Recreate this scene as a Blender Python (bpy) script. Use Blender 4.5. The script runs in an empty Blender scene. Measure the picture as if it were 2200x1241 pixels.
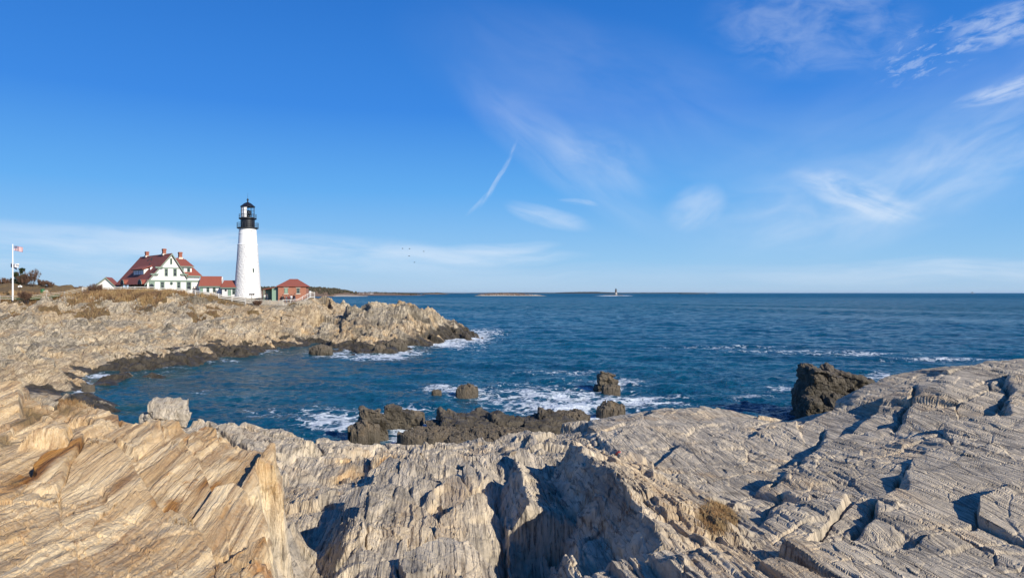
import bpy, math, random
import numpy as np
from mathutils import Vector, Matrix
R = math.radians
scene = bpy.context.scene
COL = scene.collection

# ------------------------------------------------------------------ camera
F, CX, HY, H = 1500.0, 1100.0, 629.0, 9.5      # focal length in photo pixels, horizon row, eye height above the sea
cam_d = bpy.data.cameras.new('camera')
cam_d.sensor_width = 36.0
cam_d.lens = 36.0 * F / 2200.0
cam_d.shift_y = (HY - 620.5) / 2200.0
cam_d.clip_start, cam_d.clip_end = 0.1, 120000.0
cam = bpy.data.objects.new('camera', cam_d); COL.objects.link(cam)
cam.location = (0, 0, H); cam.rotation_euler = (R(90), 0, 0)
scene.camera = cam
scene.view_settings.view_transform = 'Standard'
scene.view_settings.look = 'None'
scene.view_settings.gamma = 1.0
scene.view_settings.use_curve_mapping = False
scene.view_settings.exposure = 0.42
scene.cycles.max_bounces = 6
scene.cycles.volume_bounces = 0
scene.cycles.use_denoising = True
scene.cycles.sample_clamp_direct = 6.0
scene.cycles.sample_clamp_indirect = 3.0

# ------------------------------------------------------------------ sun and sky
SUN_EL, SUN_AZ = 28.0, 135.0                    # azimuth clockwise from the view direction (+Y)
sdir = Vector((math.sin(R(SUN_AZ)) * math.cos(R(SUN_EL)), math.cos(R(SUN_AZ)) * math.cos(R(SUN_EL)), math.sin(R(SUN_EL))))
sun_d = bpy.data.lights.new('sun', 'SUN'); sun_d.energy = 5.0; sun_d.angle = R(0.5); sun_d.color = (1.0, 0.93, 0.82)
sun = bpy.data.objects.new('sun', sun_d); COL.objects.link(sun)
sun.rotation_euler = (-sdir).to_track_quat('-Z', 'Y').to_euler()
sun.location = sdir * 100

class NT:
    """tiny helper to write node trees"""
    def __init__(s, tree): s.t = tree; s.n = tree.nodes; s.l = tree.links
    def set(s, sock, v):
        if isinstance(v, bpy.types.NodeSocket): s.l.new(v, sock)
        elif v is not None:
            if hasattr(sock, 'default_value'):
                try: sock.default_value = v
                except Exception: sock.default_value = (*v, 1.0) if len(v) == 3 else v
    def math(s, op, a, b=None, c=None, clamp=False):
        n = s.n.new('ShaderNodeMath'); n.operation = op; n.use_clamp = clamp
        s.set(n.inputs[0], a); s.set(n.inputs[1], b); s.set(n.inputs[2], c); return n.outputs[0]
    def add(s, a, b): return s.math('ADD', a, b)
    def mul(s, a, b): return s.math('MULTIPLY', a, b)
    def vm(s, op, a, b=None):
        n = s.n.new('ShaderNodeVectorMath'); n.operation = op; s.set(n.inputs[0], a); s.set(n.inputs[1], b); return n.outputs[0]
    def noise(s, vec, scale, detail=4, rough=0.55, dist=0.0, out='Fac'):
        n = s.n.new('ShaderNodeTexNoise'); s.set(n.inputs['Vector'], vec); n.inputs['Scale'].default_value = scale
        n.inputs['Detail'].default_value = detail; n.inputs['Roughness'].default_value = rough; n.inputs['Distortion'].default_value = dist
        return n.outputs[out]
    def voro(s, vec, scale, feature='DISTANCE_TO_EDGE'):
        n = s.n.new('ShaderNodeTexVoronoi'); n.feature = feature; s.set(n.inputs['Vector'], vec); n.inputs['Scale'].default_value = scale
        return n.outputs['Distance']
    def ss(s, v, a, b, lo=0.0, hi=1.0):
        n = s.n.new('ShaderNodeMapRange'); n.interpolation_type = 'SMOOTHSTEP'
        s.set(n.inputs[0], v); n.inputs[1].default_value = a; n.inputs[2].default_value = b; n.inputs[3].default_value = lo; n.inputs[4].default_value = hi
        return n.outputs[0]
    def mix(s, f, a, b):
        n = s.n.new('ShaderNodeMix'); n.data_type = 'RGBA'; s.set(n.inputs[0], f)
        s.set(n.inputs[6], a if isinstance(a, bpy.types.NodeSocket) else (*a, 1)); s.set(n.inputs[7], b if isinstance(b, bpy.types.NodeSocket) else (*b, 1))
        return n.outputs[2]
    def sep(s, v):
        n = s.n.new('ShaderNodeSeparateXYZ'); s.set(n.inputs[0], v); return n.outputs
    def comb(s, x, y, z):
        n = s.n.new('ShaderNodeCombineXYZ'); s.set(n.inputs[0], x); s.set(n.inputs[1], y); s.set(n.inputs[2], z); return n.outputs[0]
    def attr(s, name):
        n = s.n.new('ShaderNodeAttribute'); n.attribute_name = name; return n
    def bump(s, h, strength, dist, nrm=None):
        n = s.n.new('ShaderNodeBump'); s.set(n.inputs['Height'], h); n.inputs['Strength'].default_value = strength; n.inputs['Distance'].default_value = dist
        if nrm is not None: s.set(n.inputs['Normal'], nrm)
        return n.outputs[0]

world = bpy.data.worlds.new('World'); scene.world = world
world.use_nodes = True
w = NT(world.node_tree); w.n.clear()
sky = w.n.new('ShaderNodeTexSky'); sky.sky_type = 'NISHITA'; sky.sun_disc = False
sky.sun_elevation = R(SUN_EL); sky.sun_rotation = R(SUN_AZ); sky.altitude = 10
sky.air_density = 1.0; sky.dust_density = 0.0; sky.ozone_density = 1.6
hs = w.n.new('ShaderNodeHueSaturation'); hs.inputs['Saturation'].default_value = 1.12; hs.inputs['Value'].default_value = 1.0
w.l.new(sky.outputs[0], hs.inputs['Color'])
tc = w.n.new('ShaderNodeTexCoord')
dx, dy, dz = w.sep(tc.outputs['Generated'])
az = w.math('ARCTAN2', dx, dy)                                    # bearing right of the view direction, radians
el = w.math('ARCTAN2', dz, w.math('SQRT', w.add(w.mul(dx, dx), w.mul(dy, dy))))
dir2 = w.comb(az, el, 0.0)
warp = w.noise(dir2, 3.0, 3, out='Color')
azw = w.add(az, w.mul(w.math('SUBTRACT', w.sep(warp)[0], 0.5), 0.10))
elw = w.add(el, w.mul(w.math('SUBTRACT', w.sep(warp)[1], 0.5), 0.05))
def sky_at(px, py):
    x, z = (px - CX) / F, (HY - py) / F
    return math.atan(x), math.atan2(z, math.hypot(1, x))
total = None
def blob(px, py, rx, ry, ang, amt, streak=(6, 40), thr=(0.35, 0.75), sharp=1.0):
    """one cirrus patch: an ellipse in the sky filled with stretched noise"""
    global total
    a0, e0 = sky_at(px, py); c, s_ = math.cos(R(ang)), math.sin(R(ang))
    da = w.math('SUBTRACT', azw, a0); de = w.math('SUBTRACT', elw, e0)
    p = w.add(w.mul(da, c), w.mul(de, s_)); q = w.add(w.mul(da, -s_), w.mul(de, c))
    pr, qr = w.mul(p, F / rx), w.mul(q, F / ry)
    d = w.add(w.mul(pr, pr), w.mul(qr, qr))
    m = w.ss(d, 0.0, 1.0, 1.0, 0.0)
    n = w.noise(w.comb(w.mul(p, streak[0]), w.mul(q, streak[1]), a0 * 7.0), 1.6, 5, 0.6, 0.4)
    v = w.mul(w.mul(m, w.ss(n, thr[0], thr[1])), amt * .8)
    total = v if total is None else w.add(total, v)
blob(300, 520, 420, 34, -2, .42, (5, 30), (.2, .6))
blob(700, 540, 460, 46, -3, .40, (5, 30), (.2, .6))
blob(120, 560, 380, 44, 0, .35, (5, 40), (.25, .7))
blob(1010, 545, 260, 22, -2, .38, (6, 50), (.25, .6))
blob(1080, 528, 130, 16, 0, .36, (6, 50), (.2, .6))
blob(1062, 372, 95, 8, 56, .42, (14, 60), (.38, .7))
blob(1020, 425, 55, 7, 48, .26, (14, 60), (.36, .75))
blob(1290, 345, 150, 75, -25, .26, (8, 14), (.25, .8))
blob(1200, 335, 330, 75, -36, .20, (4, 14), (.15, .7))
blob(1165, 465, 110, 26, -18, .42, (6, 30), (.2, .6))
blob(1480, 440, 75, 55, 25, .40, (8, 20), (.2, .6))
blob(1235, 435, 50, 9, -8, .35, (12, 60), (.3, .7))
blob(1850, 420, 150, 40, -24, .52, (8, 30), (.25, .65))
blob(1800, 440, 360, 110, 6, .28, (6, 18), (.25, .8))
blob(2130, 300, 330, 110, 35, .34, (6, 16), (.25, .8))
blob(2160, 190, 100, 20, 14, .55, (14, 45), (.35, .65))
blob(2165, 45, 120, 44, 10, .50, (16, 45), (.35, .65))
blob(1980, 120, 110, 60, 18, .30, (26, 60), (.50, .65))
blob(1740, 60, 230, 110, -10, .27, (12, 24), (.25, .75))
blob(2000, 590, 420, 30, 0, .34, (5, 40), (.25, .7))
blob(2150, 585, 200, 18, 0, .30, (5, 40), (.25, .7))
blob(1320, 590, 700, 26, 0, .18, (3, 40), (.2, .8))
blob(1350, 230, 560, 170, -18, .15, (3, 9), (.1, .9))
blob(1950, 330, 520, 210, 18, .16, (3, 9), (.1, .9))
cl = w.math('MINIMUM', total, 0.9)
ramp = w.n.new('ShaderNodeValToRGB'); w.l.new(w.math('MULTIPLY', el, 1 / R(45), clamp=True), ramp.inputs[0])
S_ = .735 / 0.105
for k, (pos, c_) in enumerate([(0.0, (.40, .60, .83)), (.06, (.27, .55, .88)), (.18, (.108, .405, .88)), (.32, (.036, .245, .78)), (.55, (.016, .16, .60)), (1.0, (.008, .10, .42))]):
    e_ = ramp.color_ramp.elements[k] if k < 2 else ramp.color_ramp.elements.new(pos)
    e_.position = pos; e_.color = (c_[0], c_[1], c_[2], 1)
graded = w.mix(.94, hs.outputs[0], w.vm('SCALE', ramp.outputs[0], None)); graded.node.inputs[7].links[0].from_node.inputs['Scale'].default_value = S_
skycol = w.mix(cl, graded, (5.7, 6.3, 7.1))
bg = w.n.new('ShaderNodeBackground'); w.l.new(skycol, bg.inputs['Color']); bg.inputs['Strength'].default_value = 0.105
wo = w.n.new('ShaderNodeOutputWorld'); w.l.new(bg.outputs[0], wo.inputs[0])

# ------------------------------------------------------------------ numbers: noise, interpolation, rock relief
def _h(i, j, seed):
    i = np.asarray(i).astype(np.int32).astype(np.uint32); j = np.asarray(j).astype(np.int32).astype(np.uint32)
    with np.errstate(over='ignore'):
        a = i * np.uint32(374761393) + j * np.uint32(668265263) + np.uint32((seed * 974634777) & 0xFFFFFFFF)
        a = (a ^ (a >> np.uint32(13))) * np.uint32(1274126177)
        a = (a ^ (a >> np.uint32(16))) * np.uint32(2246822519)
    return a ^ (a >> np.uint32(15))
def rnd(i, j=0, seed=0): return (_h(i, j, seed) >> np.uint32(8)).astype(np.float32) / np.float32(0x1000000)
_GA = np.arange(256) * 2 * np.pi / 256
_GC, _GS = np.cos(_GA).astype(np.float32), np.sin(_GA).astype(np.float32)
def pnoise(x, y, seed=0):
    x, y = np.broadcast_arrays(np.asarray(x, np.float32), np.asarray(y, np.float32))
    xi, yi = np.floor(x), np.floor(y); fx, fy = x - xi, y - yi
    u, v = fx * fx * fx * (fx * (fx * 6 - 15) + 10), fy * fy * fy * (fy * (fy * 6 - 15) + 10)
    xi = xi.astype(np.int32); yi = yi.astype(np.int32)
    def g(ox, oy):
        k = _h(xi + ox, yi + oy, seed) & np.uint32(255)
        return _GC[k] * (fx - ox) + _GS[k] * (fy - oy)
    n0 = g(0, 0) * (1 - u) + g(1, 0) * u; n1 = g(0, 1) * (1 - u) + g(1, 1) * u
    return (n0 * (1 - v) + n1 * v) * np.float32(1.5)
def fbm(x, y, o=4, seed=0, gain=.5):
    s, a = 0, 1.0
    for k in range(o):
        s = s + a * pnoise(x * 2 ** k, y * 2 ** k, seed + k * 17); a *= gain
    return s
def sstep(x, a, b):
    t = np.clip((x - a) / (b - a), 0, 1); return t * t * (3 - 2 * t)
def at(px, py, Y): return ((px - CX) / F * Y, Y, H - (py - HY) / F * Y)
class Surf:
    """smooth surface through scattered (x, y, z) points"""
    def __init__(s, pts, smooth=0.02):
        p = np.array(pts, float); s.p = p[:, :2]; n = len(p)
        D = np.hypot(s.p[:, None, 0] - s.p[None, :, 0], s.p[:, None, 1] - s.p[None, :, 1])
        A = np.zeros((n + 3, n + 3)); A[:n, :n] = -D - np.eye(n) * smooth
        A[:n, n] = 1; A[:n, n + 1:] = s.p; A[n:, :n] = A[:n, n:].T
        s.w = np.linalg.lstsq(A, np.concatenate([p[:, 2], [0, 0, 0]]), rcond=None)[0]
    def __call__(s, x, y):
        x = np.asarray(x, float); sh = x.shape; x = x.ravel(); y = np.asarray(y, float).ravel()
        n = len(s.p); out = s.w[n] + s.w[n + 1] * x + s.w[n + 2] * y
        for k in range(n): out -= s.w[k] * np.hypot(x - s.p[k, 0], y - s.p[k, 1])
        return out.reshape(sh)
def layer(x, y, wd, ln, amp, saw, seed, skew=0.25, crack=0.0, tilt=.6, strike=.10, power=1.6, warp=.9, grp=4):
    """bedded rock: straight planks of uneven width along the strike, cut by joints into lengths ln (joints run on through grp planks), each offset and tilted"""
    x, y = np.asarray(x, np.float32), np.asarray(y, np.float32)
    x = x + strike * y + .25 * pnoise(x * .10, y * .06, seed + 31)
    z0 = x * 0
    u = x / wd + warp * (pnoise(x / wd * .37, z0 + .5, seed + 5) + .8 * pnoise(x / wd * .11 + 5, z0 + .5, seed + 15))
    i = np.floor(u); fu = u - i
    ig = np.floor(i / grp)
    t0 = y / ln + skew * x / ln
    t = t0 * (.6 + .8 * rnd(ig, 1, seed)) + .5 * pnoise(t0 * .4, z0 + .5, seed + 9) + 19 * rnd(ig, 2, seed) + .025 * (rnd(i, 5, seed) - .5)
    j = np.floor(t); ft = t - j
    r = 2 * rnd(i, j, seed + 3) - 1; rg = 2 * rnd(ig, j, seed + 13) - 1
    h = .6 * np.sign(r) * np.abs(r) ** power * amp * .5 + .6 * np.sign(rg) * np.abs(rg) ** power * amp * .5
    h = h + (fu - .5) * saw * (.2 + 1.6 * rnd(i, j, seed + 4)) + (ft - .5) * amp * tilt * (rnd(ig, j, seed + 6) - .5)
    if crack:
        h = h - crack * (1 - sstep(np.minimum(ft, 1 - ft) * ln, 0, .03 * ln)) * (rnd(ig, j, seed + 8) > .4)
        h = h - crack * .8 * (1 - sstep(np.minimum(fu, 1 - fu) * wd, 0, .07 * wd)) * (rnd(i, j, seed + 7) > .55)
    return h
def cells(x, y, sx, sy, seed, strike=.10, skew=0.0):
    """nearest of scattered cell centres: cell number, offset from its centre, closeness to the cell's edge"""
    x, y = np.asarray(x, np.float32), np.asarray(y, np.float32)
    u = (x + strike * y) / sx; v = (y + skew * x) / sy
    iu, iv = np.floor(u), np.floor(v); F1 = np.full(u.shape, 9, np.float32); F2 = F1.copy(); bx = F1 * 0; by = F1 * 0; ci = F1 * 0; cj = F1 * 0
    for ox in (-1, 0, 1):
        for oy in (-1, 0, 1):
            a, b = iu + ox, iv + oy
            k = _h(a, b, seed); dx = u - a - (.08 + .84 / 65535 * (k & np.uint32(65535))).astype(np.float32); dy = v - b - (.08 + .84 / 65535 * (k >> np.uint32(16))).astype(np.float32)
            d = dx * dx + dy * dy; m = d < F1
            F2 = np.where(m, F1, np.minimum(F2, d)); F1 = np.where(m, d, F1)
            bx = np.where(m, dx, bx); by = np.where(m, dy, by); ci = np.where(m, a, ci); cj = np.where(m, b, cj)
    return ci, cj, bx, by, np.sqrt(F2) - np.sqrt(F1)
def facet(x, y, sx, sy, amp, tilt, seed, crack=0.0, cw=.07, strike=.10, skew=0.0, power=1.0):
    """irregular broken blocks: each cell is one flat face with its own height and slope"""
    ci, cj, bx, by, e = cells(x, y, sx, sy, seed, strike, skew)
    r = 2 * rnd(ci, cj, seed + 2) - 1
    h = np.sign(r) * np.abs(r) ** power * amp * .5 + tilt * (bx * (2 * rnd(ci, cj, seed + 3) - 1) + by * (2 * rnd(ci, cj, seed + 4) - 1))
    if crack: h = h - crack * (1 - sstep(e, 0, cw)) * (rnd(ci, cj, seed + 5) > .25)
    return h
def slabs(surf, x, y, sx, sy, seed, strike=.10, skew=0.0, off=.2, tx=0.0, ty=0.0, jit=.15, crack=.1, cw=.05, keep=1.0):
    """the surface broken into flat tilted slabs: each cell is the plane that touches the surface at the cell's centre"""
    sh = np.shape(x); x, y = np.asarray(x, np.float32).ravel(), np.asarray(y, np.float32).ravel()
    ci, cj, bx, by, e = cells(x, y, sx, sy, seed, strike, skew)
    key = (ci.astype(np.int64) + 50000) * 200000 + cj.astype(np.int64) + 50000
    uq, inv = np.unique(key, return_inverse=True)
    a = (uq // 200000 - 50000).astype(np.float32); b = (uq % 200000 - 50000).astype(np.float32)
    k = _h(a, b, seed); U = (a + (.08 + .84 / 65535 * (k & np.uint32(65535)))) * sx; V = (b + (.08 + .84 / 65535 * (k >> np.uint32(16)))) * sy
    xc = (U - strike * V) / (1 - strike * skew); yc = V - skew * xc
    d = .5 * min(sx, sy); z0 = surf(xc, yc); gx = (surf(xc + d, yc) - surf(xc - d, yc)) / (2 * d); gy = (surf(xc, yc + d) - surf(xc, yc - d)) / (2 * d)
    r = rnd(a, b, seed + 2) * 2 - 1
    gx = np.clip(gx, -.8, .8) * keep + tx + jit * (2 * rnd(a, b, seed + 3) - 1); gy = np.clip(gy, -.8, .8) * keep + ty + jit * (2 * rnd(a, b, seed + 4) - 1)
    z = (z0 + off * r)[inv] + gx[inv] * (x - xc[inv]) + gy[inv] * (y - yc[inv])
    if crack: z = z - crack * (1 - sstep(e, 0, cw)) * (rnd(a, b, seed + 5) > .2)[inv]
    return z.reshape(sh)
def part_of(w, fn, x, y):
    """evaluate fn only where the weight w is positive"""
    out = np.zeros(np.shape(x), np.float32); k = w > 1e-3
    if k.any(): out[k] = fn(x[k], y[k])
    return out * w
def soften(Z, n=1):
    """binomial blur, so that steps crossing the grid at an angle do not break into teeth"""
    for _ in range(n):
        P = np.pad(Z, 1, mode='edge'); P = .25 * P[:-2] + .5 * P[1:-1] + .25 * P[2:]; Z = .25 * P[:, :-2] + .5 * P[:, 1:-1] + .25 * P[:, 2:]
    return Z
def roughen(X, Y, Z, amp, f, seed=0):
    """small sideways displacement that also varies with height, so steep faces are rough rather than fluted"""
    a = fbm(Z * f + X * f * .25, Y * f * .35, 3, seed + 801); b = fbm(Z * f * .9 + 40, X * f * .4 - Y * f * .15, 3, seed + 802)
    return X + a * amp, Y + b * amp
# ------------------------------------------------------------------ object helpers
def props(o, label=None, cat=None, group=None, kind=None):
    if label: o['label'] = label
    if cat: o['category'] = cat
    if group: o['group'] = group
    if kind: o['kind'] = kind
    return o
def thing(name, label, cat, loc=(0, 0, 0), rz=0.0, group=None, kind=None):
    o = bpy.data.objects.new(name, None); COL.objects.link(o); o.empty_display_size = .2
    o.location = loc; o.rotation_euler = (0, 0, rz)
    return props(o, label, cat, group, kind)
def link(name, me, mats, parent=None):
    o = bpy.data.objects.new(name, me); COL.objects.link(o)
    for m in (mats if isinstance(mats, (list, tuple)) else [mats]): me.materials.append(m)
    if parent is not None: o.parent = parent
    return o
def grid_mesh(name, X, Y, Z, mats, attrs=None, smooth=False, parent=None):
    """a sheet of quads from 2-D arrays; attrs are per-point colours"""
    r, c = X.shape
    co = np.stack([X, Y, Z], -1).reshape(-1, 3).astype(np.float32)
    ii = np.arange(r * c).reshape(r, c)
    q = np.stack([ii[:-1, :-1], ii[:-1, 1:], ii[1:, 1:], ii[1:, :-1]], -1).reshape(-1, 4).astype(np.int32)
    me = bpy.data.meshes.new(name)
    me.vertices.add(len(co)); me.vertices.foreach_set('co', co.ravel())
    me.loops.add(q.size); me.loops.foreach_set('vertex_index', q.ravel())
    me.polygons.add(len(q)); me.polygons.foreach_set('loop_start', np.arange(0, q.size, 4, dtype=np.int32))
    me.polygons.foreach_set('loop_total', np.full(len(q), 4, np.int32))
    me.polygons.foreach_set('use_smooth', np.full(len(q), smooth))
    me.update(calc_edges=True)
    for k, v in (attrs or {}).items():
        a = me.attributes.new(k, 'FLOAT_COLOR', 'POINT')
        d = np.ones((len(co), 4), np.float32)
        for ch, arr in enumerate(v): d[:, ch] = np.asarray(arr, np.float32).ravel()
        a.data.foreach_set('color', d.ravel())
    return link(name, me, mats, parent)
class MB:
    """collects simple solids and links them as ONE mesh"""
    def __init__(s): s.v = []; s.f = []; s.m = []; s.mi = 0
    def add(s, vs, fs):
        b = len(s.v); s.v += [tuple(map(float, v)) for v in vs]; s.f += [tuple(b + i for i in f) for f in fs]; s.m += [s.mi] * len(fs); return s
    def box(s, x0, x1, y0, y1, z0, z1):
        return s.add([(x0, y0, z0), (x1, y0, z0), (x1, y1, z0), (x0, y1, z0), (x0, y0, z1), (x1, y0, z1), (x1, y1, z1), (x0, y1, z1)],
                     [(3, 2, 1, 0), (4, 5, 6, 7), (0, 1, 5, 4), (1, 2, 6, 5), (2, 3, 7, 6), (3, 0, 4, 7)])
    def prism(s, poly, d):
        """polygon of 3-D points swept along vector d"""
        n = len(poly); a = [Vector(p) for p in poly]; b = [p + Vector(d) for p in a]
        return s.add([*a, *b], [tuple(range(n - 1, -1, -1)), tuple(range(n, 2 * n))] + [(i, (i + 1) % n, n + (i + 1) % n, n + i) for i in range(n)])
    def tube(s, p, q, r0, r1=None, n=8):
        p, q = Vector(p), Vector(q); r1 = r0 if r1 is None else r1
        z = (q - p).normalized(); x = z.orthogonal().normalized(); y = z.cross(x)
        a = [p + (x * math.cos(t) + y * math.sin(t)) * r0 for t in [2 * math.pi * k / n for k in range(n)]]
        b = [q + (x * math.cos(t) + y * math.sin(t)) * r1 for t in [2 * math.pi * k / n for k in range(n)]]
        return s.add(a + b, [tuple(range(n - 1, -1, -1)), tuple(range(n, 2 * n))] + [(i, (i + 1) % n, n + (i + 1) % n, n + i) for i in range(n)])
    def lathe(s, prof, n=32, c=(0, 0), cap=True, a0=0.0):
        m = len(prof); vs = []
        for r, z in prof:
            for k in range(n):
                t = a0 + 2 * math.pi * k / n; vs.append((c[0] + r * math.cos(t), c[1] + r * math.sin(t), z))
        fs = [(i * n + k, i * n + (k + 1) % n, (i + 1) * n + (k + 1) % n, (i + 1) * n + k) for i in range(m - 1) for k in range(n)]
        if cap: fs += [tuple(range(n - 1, -1, -1)), tuple(range((m - 1) * n, m * n))]
        return s.add(vs, fs)
    def ring(s, r, z, tr, n=24, c=(0, 0)):
        prof = [(r + tr * math.cos(t), z + tr * math.sin(t)) for t in [2 * math.pi * k / 6 for k in range(7)]]
        return s.lathe(prof, n, c, cap=False)
    def obj(s, name, mats, parent=None, smooth=False, auto=False):
        me = bpy.data.meshes.new(name); me.from_pydata(s.v, [], s.f); me.update()
        if len(set(s.m)) > 1: me.polygons.foreach_set('material_index', s.m)
        if smooth: me.polygons.foreach_set('use_smooth', [True] * len(s.f))
        o = link(name, me, mats, parent)
        return o
# ------------------------------------------------------------------ materials
def new_mat(name):
    m = bpy.data.materials.new(name); m.use_nodes = True
    t = NT(m.node_tree); t.n.clear()
    out = t.n.new('ShaderNodeOutputMaterial'); b = t.n.new('ShaderNodeBsdfPrincipled'); t.l.new(b.outputs[0], out.inputs[0])
    return m, t, b, out
def paint(name, col, rough=.6, var=.12, scale=3.0, bump=0.0, bscale=20.0, metal=0.0, stretch=(1, 1, 1)):
    m, t, b, _ = new_mat(name)
    c = t.n.new('ShaderNodeTexCoord').outputs['Object']; cs = t.vm('MULTIPLY', c, stretch)
    n = t.noise(cs, scale, 5, .65)
    t.set(b.inputs['Base Color'], t.mix(n, tuple(x * (1 - var) for x in col), tuple(min(1, x * (1 + var)) for x in col)))
    b.inputs['Roughness'].default_value = rough; b.inputs['Metallic'].default_value = metal
    if bump: t.set(b.inputs['Normal'], t.bump(t.noise(cs, bscale, 4), 1.0, bump))
    return m
M = {}
M['white'] = paint('white_paint', (.80, .79, .76), .55, .05, 1.2)
M['clapboard'] = paint('white_clapboard', (.68, .67, .64), .6, .06, 1.0, .02, 8, stretch=(.2, .2, 2.5))
M['whitewash'] = paint('whitewashed_rubble', (.64, .63, .61), .75, .10, 1.8, .22, 2.2)
M['green'] = paint('green_trim', (.16, .22, .17), .5, .15)
M['palegreen'] = paint('pale_green_door', (.20, .30, .22), .5, .12)
M['black'] = paint('black_iron', (.012, .012, .014), .4, .2)
M['chimney'] = paint('red_brick_chimney', (.26, .085, .05), .8, .25, 6)
M['glass'] = paint('window_glass', (.03, .035, .04), .08, .2)
M['curtain'] = paint('white_curtain', (.75, .75, .73), .8, .05)
M['recess_dark'] = paint('recess_shade_and_door', (.06, .065, .06), .8, .2)  # dark tone: porch door, and shade painted on the recessed wall and arches
M['fence_white'] = paint('weathered_white_fence', (.62, .60, .55), .7, .15, 2)
M['fence_grey'] = paint('grey_weathered_wood', (.36, .33, .28), .8, .25, 2)
M['rope'] = paint('pole_white', (.78, .78, .77), .5, .05)
M['stone'] = paint('pale_stone', (.55, .50, .42), .85, .2, 4)
M['skin'] = paint('skin', (.45, .27, .19), .6, .1)
M['jacket_dark'] = paint('dark_jacket', (.02, .02, .025), .8, .2)
M['jacket_grey'] = paint('grey_jacket', (.12, .12, .13), .8, .2)
M['jacket_white'] = paint('white_jacket', (.6, .6, .6), .8, .1)
M['jacket_red'] = paint('maroon_jacket', (.16, .03, .03), .8, .1)
M['denim'] = paint('blue_jeans', (.04, .06, .11), .8, .2)
M['hair'] = paint('brown_hair', (.04, .025, .015), .7, .2)
M['bird'] = paint('dark_feathers', (.05, .05, .055), .7, .2)
M['binger'] = paint('green_bin', (.02, .13, .04), .5, .1)
M['flag_red'] = paint('flag_red', (.45, .03, .04), .8, .1)
M['flag_white'] = paint('flag_white', (.78, .77, .75), .8, .05)
M['flag_blue'] = paint('flag_blue', (.02, .03, .14), .8, .1)
M['flag_navy'] = paint('navy_cloth', (.012, .015, .05), .8, .1)
M['buoy'] = paint('red_float', (.42, .06, .03), .5, .15)
M['bronze'] = paint('lens_brass', (.20, .20, .17), .3, .2)
M['shipgrey'] = paint('ship_grey', (.14, .17, .22), .6, .1)
M['granite'] = paint('grey_granite', (.34, .31, .28), .85, .2, .5)
M['granite_dark'] = paint('dark_granite', (.10, .085, .08), .85, .2, .5)

def roof_mat():
    m, t, b, _ = new_mat('red_shingle_roof')
    c = t.n.new('ShaderNodeTexCoord').outputs['Object']
    n = t.noise(c, .7, 4); f = t.noise(t.vm('MULTIPLY', c, (3, 3, 14)), 2.0, 3)
    col = t.mix(n, (.235, .064, .040), (.295, .084, .052))
    t.set(b.inputs['Base Color'], t.mix(t.ss(f, .35, .7), col, (.20, .055, .036)))
    b.inputs['Roughness'].default_value = .85
    t.set(b.inputs['Normal'], t.bump(f, .6, .05))
    return m
M['roof'] = roof_mat()
def brick_mat():
    m, t, b, _ = new_mat('red_brick_wall')
    c = t.n.new('ShaderNodeTexCoord').outputs['Object']
    x, y, z = t.sep(c)
    br = t.n.new('ShaderNodeTexBrick'); t.set(br.inputs['Vector'], t.comb(t.add(x, y), z, 0.0))
    br.inputs['Scale'].default_value = 2.2; br.inputs['Color1'].default_value = (.33, .125, .072, 1); br.inputs['Color2'].default_value = (.27, .095, .055, 1)
    br.inputs['Mortar'].default_value = (.42, .27, .20, 1); br.inputs['Mortar Size'].default_value = .012
    n = t.noise(c, .9, 4)
    t.set(b.inputs['Base Color'], t.mix(t.ss(n, .3, .8, 0, .5), br.outputs[0], (.35, .165, .10)))
    b.inputs['Roughness'].default_value = .9
    return m
M['brick'] = brick_mat()

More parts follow.
